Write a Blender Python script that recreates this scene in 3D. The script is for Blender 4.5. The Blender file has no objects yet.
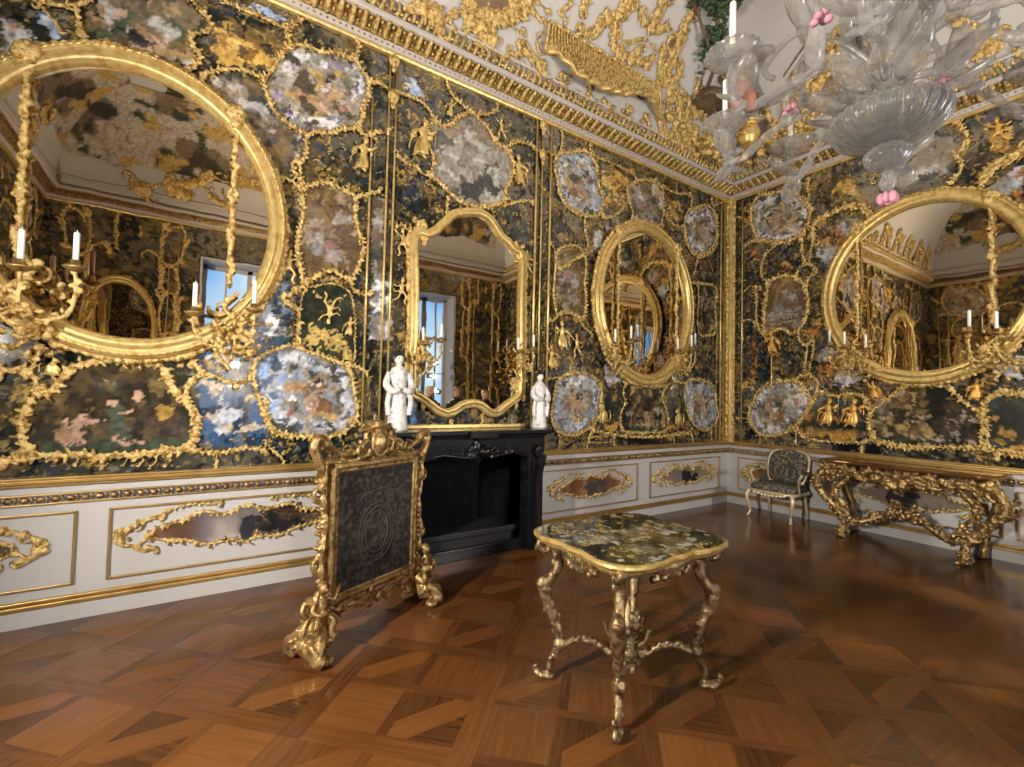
import bpy, bmesh, math, random
import numpy as np
from mathutils import Vector, Matrix
SC = bpy.context.scene
PI = math.pi
# ------------------------------------------------------------------ camera
cam = bpy.data.objects.new('camera', bpy.data.cameras.new('camera'))
SC.collection.objects.link(cam)
SC.camera = cam
cam.data.sensor_fit = 'HORIZONTAL'; cam.data.sensor_width = 36.0
cam.data.lens = 459.15 / 1024 * 36.0
cam.data.clip_start = 0.05
_yaw, _pit, _rol = 0.99026336, 0.0320610, 0.0232310
_f = Vector((math.cos(_pit) * math.cos(_yaw), math.cos(_pit) * math.sin(_yaw), math.sin(_pit)))
_r = Vector((math.sin(_yaw), -math.cos(_yaw), 0.0)); _u = _r.cross(_f)
_r2 = _r * math.cos(_rol) + _u * math.sin(_rol); _u2 = -_r * math.sin(_rol) + _u * math.cos(_rol)
_m = Matrix((_r2, _u2, -_f)).transposed().to_4x4()
_m.translation = Vector((-7.1234, -4.3805, 1.6))
cam.matrix_world = _m
# ------------------------------------------------------------------ exposure, world, light
SC.view_settings.view_transform = 'Standard'
SC.view_settings.look = 'None'
SC.view_settings.gamma = 1.0
SC.view_settings.use_curve_mapping = False
SC.view_settings.exposure = -0.2
SC.cycles.use_denoising = True
SC.cycles.max_bounces = 8
SC.cycles.glossy_bounces = 5
SC.cycles.diffuse_bounces = 4
SC.cycles.transmission_bounces = 8
SC.cycles.transparent_max_bounces = 24
SC.cycles.caustics_reflective = False
SC.cycles.caustics_refractive = False
SC.cycles.sample_clamp_indirect = 6.0
SC.cycles.sample_clamp_direct = 12.0
RX, RY = -9.7, -7.0          # the room: x from RX to 0, y from RY to 0
wd = bpy.data.worlds.new('window_sky'); SC.world = wd; wd.use_nodes = True
_nt = wd.node_tree; _bg = _nt.nodes['Background']
_tc = _nt.nodes.new('ShaderNodeTexCoord'); _no = _nt.nodes.new('ShaderNodeTexNoise'); _rp = _nt.nodes.new('ShaderNodeValToRGB')
_no.inputs['Scale'].default_value = 3.0; _no.inputs['Detail'].default_value = 4
_rp.color_ramp.elements[0].position = 0.52; _rp.color_ramp.elements[0].color = (0.09, 0.34, 0.95, 1)
_rp.color_ramp.elements[1].position = 0.70; _rp.color_ramp.elements[1].color = (0.50, 0.72, 1.0, 1)
_nt.links.new(_tc.outputs['Generated'], _no.inputs['Vector']); _nt.links.new(_no.outputs['Fac'], _rp.inputs['Fac'])
_nt.links.new(_rp.outputs['Color'], _bg.inputs['Color']); _bg.inputs['Strength'].default_value = 2.0
def lamp(name, kind, loc, energy, col, size=0.1, aim=None, spot=None, sizey=None):
    l = bpy.data.lights.new(name, kind); l.energy = energy; l.color = col
    if kind == 'AREA':
        l.size = size
        if sizey: l.shape = 'RECTANGLE'; l.size_y = sizey
    else: l.shadow_soft_size = size
    if kind == 'SPOT' and spot: l.spot_size = math.radians(spot); l.spot_blend = 0.6
    o = bpy.data.objects.new(name, l); SC.collection.objects.link(o); o.location = loc
    if aim is not None: o.rotation_euler = (Vector(aim) - Vector(loc)).to_track_quat('-Z', 'Y').to_euler()
    return o
WARM = (1.0, 0.915, 0.79)
# the heads of the standing spotlights (built further down): (position, aim, watts)
LAMPS = [((-6.75, -6.2, 2.45), (-6.2, -1.5, 5.8), 240), ((-6.75, -6.2, 2.10), (-3.0, 0.0, 2.4), 180),
         ((-9.3, -3.0, 2.45), (-1.0, -2.6, 4.8), 560), ((-9.3, -3.0, 2.10), (0.0, -2.6, 1.9), 1800),
         ((-9.3, -3.0, 1.75), (-4.5, -7.0, 3.2), 420), ((-2.4, -6.5, 1.75), (-9.7, -3.0, 3.2), 480), ((-6.75, -6.2, 1.75), (-9.7, -1.5, 3.4), 160),  # third heads, added to light the window wall and back wall
         ((-2.4, -6.5, 2.45), (-0.8, -1.2, 4.8), 520), ((-2.4, -6.5, 2.10), (-0.2, -1.8, 1.6), 700)]  # stand added by the right window to brighten the far wall
for _k, (_p, _a, _e) in enumerate(LAMPS):
    lamp('spot_lamp', 'SPOT', _p, _e, WARM, 0.06, _a, 160)
# ------------------------------------------------------------------ helpers
rnd = random.Random(7)
NRM = np.random.RandomState(5)
REMESH = []
def V(*a): return Vector(a)
class MB:
    """collects shapes; build() links them as one mesh object"""
    def __init__(s, T=None): s.v = []; s.f = []; s.T = T
    def add(s, vs, fs):
        n = len(s.v)
        s.v += [tuple(s.T(q)) for q in vs] if s.T else [tuple(q) for q in vs]
        s.f += [tuple(i + n for i in f) for f in fs]
    def box(s, a, b):
        (x0, y0, z0), (x1, y1, z1) = a, b
        s.add([(x0,y0,z0),(x1,y0,z0),(x1,y1,z0),(x0,y1,z0),(x0,y0,z1),(x1,y0,z1),(x1,y1,z1),(x0,y1,z1)],
              [(0,3,2,1),(4,5,6,7),(0,1,5,4),(1,2,6,5),(2,3,7,6),(3,0,4,7)])
    def tube(s, pts, r, n=8, closed=False, flat=None, caps=True):
        """r: number or list; flat=(axis, factor) squashes the section along a world axis"""
        P = [Vector(p) for p in pts]; m = len(P)
        if m < 2: return
        R = r if isinstance(r, (list, tuple)) else [r] * m
        up = None; vs = []; fs = []
        for i in range(m):
            a = P[(i - 1) % m] if (closed or i > 0) else P[i]
            b = P[(i + 1) % m] if (closed or i < m - 1) else P[i]
            t = (b - a)
            t = t.normalized() if t.length > 1e-9 else Vector((0, 0, 1))
            if up is None: up = Vector((0, 1, 0)) if abs(t.y) < 0.8 else Vector((1, 0, 0))
            e1 = up - t * up.dot(t)
            if e1.length < 1e-6: e1 = Vector((1, 0, 0)) - t * t.x
            e1.normalize(); e2 = t.cross(e1); up = e1
            for k in range(n):
                w = 2 * PI * k / n; d = (e1 * math.cos(w) + e2 * math.sin(w)) * R[i]
                if flat: d[flat[0]] *= flat[1]
                vs.append(P[i] + d)
        for i in range(m if closed else m - 1):
            j = (i + 1) % m
            for k in range(n): fs.append((i*n+k, i*n+(k+1)%n, j*n+(k+1)%n, j*n+k))
        if not closed and caps: fs.append(tuple(range(n-1, -1, -1))); fs.append(tuple((m-1)*n+k for k in range(n)))
        s.add(vs, fs)
    def ell(s, c, r, n=8, rot=None):
        c = Vector(c); r = (r, r, r) if isinstance(r, (int, float)) else r
        m = max(4, n * 3 // 4); vs = []; fs = []
        for i in range(1, m):
            a = PI * i / m
            for k in range(n):
                w = 2 * PI * k / n
                q = Vector((r[0]*math.sin(a)*math.cos(w), r[1]*math.sin(a)*math.sin(w), r[2]*math.cos(a)))
                vs.append(c + (rot @ q if rot else q))
        q = Vector((0, 0, r[2])); vs.append(c + (rot @ q if rot else q)); q = -q; vs.append(c + (rot @ q if rot else q))
        for i in range(m - 2):
            for k in range(n): fs.append((i*n+k, (i+1)*n+k, (i+1)*n+(k+1)%n, i*n+(k+1)%n))
        for k in range(n): fs.append((len(vs)-2, k, (k+1)%n)); fs.append((len(vs)-1, (m-2)*n+(k+1)%n, (m-2)*n+k))
        s.add(vs, fs)
    def lathe(s, prof, c=(0,0,0), n=24, rib=0, amp=0, axis=None):
        vs = []; fs = []
        for (r, z) in prof:
            for k in range(n):
                w = 2*PI*k/n; rr = r * (1 + (amp * math.cos(rib * w) if rib else 0))
                q = Vector((rr*math.cos(w), rr*math.sin(w), z))
                if axis: q = axis @ q
                vs.append(q + Vector(c))
        m = len(prof)
        for i in range(m-1):
            for k in range(n): fs.append((i*n+k, i*n+(k+1)%n, (i+1)*n+(k+1)%n, (i+1)*n+k))
        fs.append(tuple(range(n-1,-1,-1))); fs.append(tuple((m-1)*n+k for k in range(n)))
        s.add(vs, fs)
    def prism(s, poly, z0, z1, ax=2):
        """extrude a 2-D outline between two levels of axis ax"""
        n = len(poly)
        def P(a, b, z): return (a, b, z) if ax == 2 else ((a, z, b) if ax == 1 else (z, a, b))
        s.add([P(a,b,z0) for a,b in poly] + [P(a,b,z1) for a,b in poly],
              [tuple(range(n-1,-1,-1)), tuple(range(n, 2*n))] + [(i,(i+1)%n,n+(i+1)%n,n+i) for i in range(n)])
    def loft(s, rings, closed_ends=True):
        n = len(rings[0]); vs = [q for R in rings for q in R]; fs = []
        for i in range(len(rings)-1):
            for k in range(n): fs.append((i*n+k, i*n+(k+1)%n, (i+1)*n+(k+1)%n, (i+1)*n+k))
        if closed_ends: fs.append(tuple(range(n-1,-1,-1))); fs.append(tuple((len(rings)-1)*n+k for k in range(n)))
        s.add(vs, fs)
    def spiral(s, c, r0, turns, a0, r, T=None, n=6, end=0.25):
        """a tapering curl in the local xz plane"""
        pts = []; rr = []; m = int(14 * abs(turns)) + 4
        for i in range(m):
            q = i / (m - 1); a = a0 + 2*PI*turns*q; rad = r0 * (1 - 0.8*q)
            pts.append((c[0] + rad*math.cos(a), c[1], c[2] + rad*math.sin(a))); rr.append(r * (1 - (1-end)*q))
        s.tube(pts, rr, n)
    def build(s, name, mat, parent=None, smooth=True, voxel=None, bevel=None, angle=None):
        me = bpy.data.meshes.new(name); me.from_pydata(s.v, [], s.f); me.update()
        bm = bmesh.new(); bm.from_mesh(me); bmesh.ops.recalc_face_normals(bm, faces=bm.faces); bm.to_mesh(me); bm.free()
        if mat: me.materials.append(mat)
        o = bpy.data.objects.new(name, me); SC.collection.objects.link(o)
        if smooth and angle is None: me.polygons.foreach_set('use_smooth', [True]*len(me.polygons))
        if angle is not None:
            me.polygons.foreach_set('use_smooth', [True]*len(me.polygons)); me.set_sharp_from_angle(angle=math.radians(angle))
        if bevel:
            b = o.modifiers.new('b', 'BEVEL'); b.width = bevel; b.segments = 2; b.limit_method = 'ANGLE'
        if voxel:
            r_ = o.modifiers.new('r', 'REMESH'); r_.mode = 'VOXEL'; r_.voxel_size = voxel; r_.use_smooth_shade = True
            REMESH.append(o)
        if parent: o.parent = parent; o.matrix_parent_inverse = parent.matrix_world.inverted() if False else Matrix()
        return o
def bake_remesh():
    dg = bpy.context.evaluated_depsgraph_get()
    new = [(o, bpy.data.meshes.new_from_object(o.evaluated_get(dg))) for o in REMESH]
    for o, m in new:
        nm = o.data.name; o.modifiers.clear(); old = o.data; o.data = m
        if old.users == 0: bpy.data.meshes.remove(old)
        m.name = nm
    REMESH.clear()
def thing(name, label, cat, loc=(0,0,0), rot=0.0, group=None):
    o = bpy.data.objects.new(name, None); SC.collection.objects.link(o); o.location = loc; o.rotation_euler = (0,0,rot)
    return tag(o, label, cat, group)
def tag(o, label, cat, group=None):
    o['label'] = label; o['category'] = cat
    if group: o['group'] = group
    return o
def struct(o): o['kind'] = 'structure'; return o
def cat_rom(P, step, closed=False):
    P = [Vector(p) for p in P]; n = len(P); out = []
    if n < 3 and not closed:
        L = (P[1]-P[0]).length; m = max(1, int(L/step)); return [P[0].lerp(P[1], i/m) for i in range(m+1)]
    for i in range(n if closed else n-1):
        p1, p2 = P[i], P[(i+1)%n]
        p0 = P[(i-1)%n] if closed or i > 0 else p1*2-p2
        p3 = P[(i+2)%n] if closed or i < n-2 else p2*2-p1
        m = max(1, int((p2-p1).length/step))
        for k in range(m):
            t = k/m
            out.append(0.5*((2*p1)+(p2-p0)*t+(2*p0-5*p1+4*p2-p3)*t*t+(3*p1-p0-3*p2+p3)*t**3))
    if not closed: out.append(P[-1])
    return out
# wall frames: (u, d, z) with d the distance out of the wall
TL = lambda q: (q[0], -q[1], q[2])
TR = lambda q: (-q[1], q[0], q[2])
TB = lambda q: (RX + q[1], q[0], q[2])
TW = lambda q: (q[0], RY + q[1], q[2])
WT = {'L': TL, 'R': TR, 'B': TB, 'W': TW}
# ------------------------------------------------------------------ materials
def mat(name, col, rough=0.5, metal=0.0, spec=0.5, bump=None, var=None, **kw):
    m = bpy.data.materials.new(name); m.use_nodes = True; nt = m.node_tree; b = nt.nodes['Principled BSDF']
    b.inputs['Base Color'].default_value = (*col, 1); b.inputs['Roughness'].default_value = rough
    b.inputs['Metallic'].default_value = metal; b.inputs['Specular IOR Level'].default_value = spec
    for k, v in kw.items(): b.inputs[k.replace('_', ' ')].default_value = v
    tc = nt.nodes.new('ShaderNodeTexCoord')
    if var:    # (colour, scale, low, high)
        n = nt.nodes.new('ShaderNodeTexNoise'); n.inputs['Scale'].default_value = var[1]; n.inputs['Detail'].default_value = 5
        r = nt.nodes.new('ShaderNodeValToRGB'); r.color_ramp.elements[0].position = var[2]; r.color_ramp.elements[1].position = var[3]
        r.color_ramp.elements[0].color = (*col, 1); r.color_ramp.elements[1].color = (*var[0], 1)
        nt.links.new(tc.outputs['Object'], n.inputs['Vector']); nt.links.new(n.outputs['Fac'], r.inputs['Fac'])
        nt.links.new(r.outputs['Color'], b.inputs['Base Color'])
    if bump:   # (scale, strength, distance)
        n = nt.nodes.new('ShaderNodeTexNoise'); n.inputs['Scale'].default_value = bump[0]; n.inputs['Detail'].default_value = 3
        bp = nt.nodes.new('ShaderNodeBump'); bp.inputs['Strength'].default_value = bump[1]; bp.inputs['Distance'].default_value = bump[2]
        nt.links.new(tc.outputs['Object'], n.inputs['Vector']); nt.links.new(n.outputs['Fac'], bp.inputs['Height'])
        nt.links.new(bp.outputs['Normal'], b.inputs['Normal'])
    return m
GOLD = mat('gilt_stucco', (0.92, 0.69, 0.29), 0.27, 0.66, 0.5, bump=(95, 0.9, 0.012), var=((0.36, 0.215, 0.06), 30, 0.45, 0.62))
GOLDB = mat('bright_gilding', (0.90, 0.68, 0.285), 0.23, 0.72, 0.5, bump=(60, 0.4, 0.005), var=((0.62, 0.43, 0.13), 20, 0.44, 0.68))
GOLDW = mat('aged_gilt_wood', (0.48, 0.325, 0.135), 0.29, 0.76, 0.5, bump=(80, 0.7, 0.006), var=((0.17, 0.105, 0.042), 24, 0.42, 0.64))
SILVG = mat('pale_worn_gilt', (0.38, 0.28, 0.145), 0.27, 0.80, 0.5, bump=(90, 0.8, 0.006), var=((0.12, 0.07, 0.03), 30, 0.42, 0.64))
GOLDD = mat('bronze_gilt_moulding', (0.46, 0.30, 0.105), 0.33, 0.7, 0.5, bump=(50, 0.3, 0.003), var=((0.34, 0.21, 0.07), 10, 0.4, 0.7))
GOLDP = mat('painted_gold', (0.72, 0.46, 0.12), 0.4, 0.45, 0.5, var=((0.55, 0.24, 0.05), 18, 0.4, 0.7))
WHITE = mat('white_paint', (0.43, 0.415, 0.412), 0.42, 0, 0.4, bump=(6, 0.08, 0.01))
LEDGE = mat('grey_white_ledge', (0.44, 0.39, 0.36), 0.5)
CEIL = mat('ceiling_plaster', (0.52, 0.49, 0.465), 0.75, 0, 0.3, bump=(5, 0.1, 0.02))
MARBLE = mat('black_marble', (0.005, 0.005, 0.007), 0.2, 0, 0.35, var=((0.016, 0.017, 0.026), 6, 0.55, 0.8))
SOOT = mat('sooty_hearth', (0.0035, 0.0035, 0.005), 0.8, 0, 0.1, var=((0.008, 0.008, 0.011), 9, 0.4, 0.8))
MIRROR = mat('old_mirror', (0.76, 0.67, 0.53), 0.012, 1.0, 0.5, bump=(1.3, 0.05, 0.03))
PORC = mat('glazed_porcelain', (0.66, 0.65, 0.63), 0.18, 0, 0.6, var=((0.36, 0.37, 0.40), 22, 0.52, 0.66))
SKIN = mat('face_glaze', (0.80, 0.72, 0.66), 0.3)
BLACK = mat('black_hair', (0.012, 0.01, 0.01), 0.35)
CLOTH = mat('brocade', (0.05, 0.044, 0.036), 0.75, 0, 0.2, var=((0.22, 0.19, 0.14), 30, 0.45, 0.62), bump=(60, 0.3, 0.004))
TAPE = mat('dark_tapestry', (0.022, 0.019, 0.017), 0.8, 0, 0.2, var=((0.085, 0.072, 0.062), 26, 0.45, 0.72), bump=(40, 0.3, 0.004))
WAX = mat('candle_wax', (0.85, 0.82, 0.74), 0.45, Subsurface_Weight=0.2)
STONE = mat('window_reveal', (0.50, 0.47, 0.44), 0.6)
RUST = mat('rust_glaze', (0.42, 0.10, 0.05), 0.45, var=((0.30, 0.17, 0.06), 9, 0.4, 0.7))
LEAF = mat('painted_leaf', (0.035, 0.07, 0.03), 0.6)
FLESH = mat('painted_stucco_flesh', (0.55, 0.24, 0.17), 0.55)
BROWN = mat('brown_stucco', (0.10, 0.06, 0.035), 0.6, var=((0.22, 0.15, 0.09), 6, 0.4, 0.7))
PINK = mat('pink_glass_flower', (0.78, 0.36, 0.46), 0.15, 0, 0.6, Transmission_Weight=0.35)
JACKET = mat('dark_jacket', (0.012, 0.012, 0.015), 0.8)
DENIM = mat('dark_trousers', (0.02, 0.024, 0.035), 0.85)
HUMAN = mat('human_skin', (0.50, 0.30, 0.22), 0.5)
STEEL = mat('black_steel', (0.02, 0.02, 0.02), 0.4)
def glow(name, col, st):
    m = bpy.data.materials.new(name); m.use_nodes = True; b = m.node_tree.nodes['Principled BSDF']
    b.inputs['Emission Color'].default_value = (*col, 1); b.inputs['Emission Strength'].default_value = st; return m
BULB = glow('lamp_bulb', (1, 0.9, 0.75), 10)
def glass_mat(nm='clear_glass', tint=0.90, milk=0.16):
    m = bpy.data.materials.new(nm); m.use_nodes = True; nt = m.node_tree; nt.nodes.clear(); N = nt.nodes.new; K = nt.links.new
    out = N('ShaderNodeOutputMaterial'); t = N('ShaderNodeBsdfTransparent'); gl = N('ShaderNodeBsdfGlossy'); df = N('ShaderNodeBsdfDiffuse'); tr = N('ShaderNodeBsdfTranslucent')
    lw = N('ShaderNodeLayerWeight'); lw.inputs['Blend'].default_value = 0.42; rp = N('ShaderNodeMapRange'); rp.inputs[3].default_value = 0.05; rp.inputs[4].default_value = 1.0
    t.inputs['Color'].default_value = (tint, tint*.99, tint*.98, 1); gl.inputs['Roughness'].default_value = 0.12; gl.inputs['Color'].default_value = (0.9, 0.9, 0.9, 1)
    df.inputs['Color'].default_value = (0.72, 0.71, 0.70, 1); tr.inputs['Color'].default_value = (0.60, 0.59, 0.58, 1)
    a = N('ShaderNodeMixShader'); a.inputs['Fac'].default_value = 0.5; K(df.outputs[0], a.inputs[1]); K(tr.outputs[0], a.inputs[2])
    b = N('ShaderNodeMixShader'); b.inputs['Fac'].default_value = milk; K(t.outputs[0], b.inputs[1]); K(a.outputs[0], b.inputs[2])
    c = N('ShaderNodeMixShader'); K(lw.outputs['Facing'], rp.inputs[0]); rp.inputs[1].default_value = 0.14; K(rp.outputs[0], c.inputs['Fac']); K(b.outputs[0], c.inputs[1])
    e = N('ShaderNodeMixShader'); e.inputs['Fac'].default_value = 0.35; K(gl.outputs[0], e.inputs[1]); K(a.outputs[0], e.inputs[2]); K(e.outputs[0], c.inputs[2])
    K(c.outputs[0], out.inputs[0]); return m
GLASS = glass_mat()
BOWLG = glass_mat('grey_ribbed_glass', 0.55, 0.14)
def paint_mat(name, gl_rough=0.05, coat=0.13):
    """reverse painted glass: vertex paint, silvered where the paint's alpha says so"""
    m = bpy.data.materials.new(name); m.use_nodes = True; nt = m.node_tree; b = nt.nodes['Principled BSDF']; out = nt.nodes['Material Output']
    at = nt.nodes.new('ShaderNodeAttribute'); at.attribute_name = 'paint'
    nt.links.new(at.outputs['Color'], b.inputs['Base Color']); b.inputs['Roughness'].default_value = coat; b.inputs['Specular IOR Level'].default_value = 0.32
    g = nt.nodes.new('ShaderNodeBsdfGlossy'); g.inputs['Roughness'].default_value = gl_rough; g.inputs['Color'].default_value = (0.60, 0.53, 0.42, 1)
    tc = nt.nodes.new('ShaderNodeTexCoord'); n = nt.nodes.new('ShaderNodeTexNoise'); n.inputs['Scale'].default_value = 1.1; n.inputs['Detail'].default_value = 1
    bp = nt.nodes.new('ShaderNodeBump'); bp.inputs['Strength'].default_value = 0.12; bp.inputs['Distance'].default_value = 0.05
    nt.links.new(tc.outputs['Object'], n.inputs['Vector']); nt.links.new(n.outputs['Fac'], bp.inputs['Height']); nt.links.new(bp.outputs['Normal'], g.inputs['Normal'])
    mx = nt.nodes.new('ShaderNodeMixShader'); nt.links.new(at.outputs['Alpha'], mx.inputs['Fac'])
    nt.links.new(b.outputs[0], mx.inputs[1]); nt.links.new(g.outputs[0], mx.inputs[2]); nt.links.new(mx.outputs[0], out.inputs[0]); return m
PAINTED = paint_mat('painted_mirror_glass', 0.035)
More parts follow.
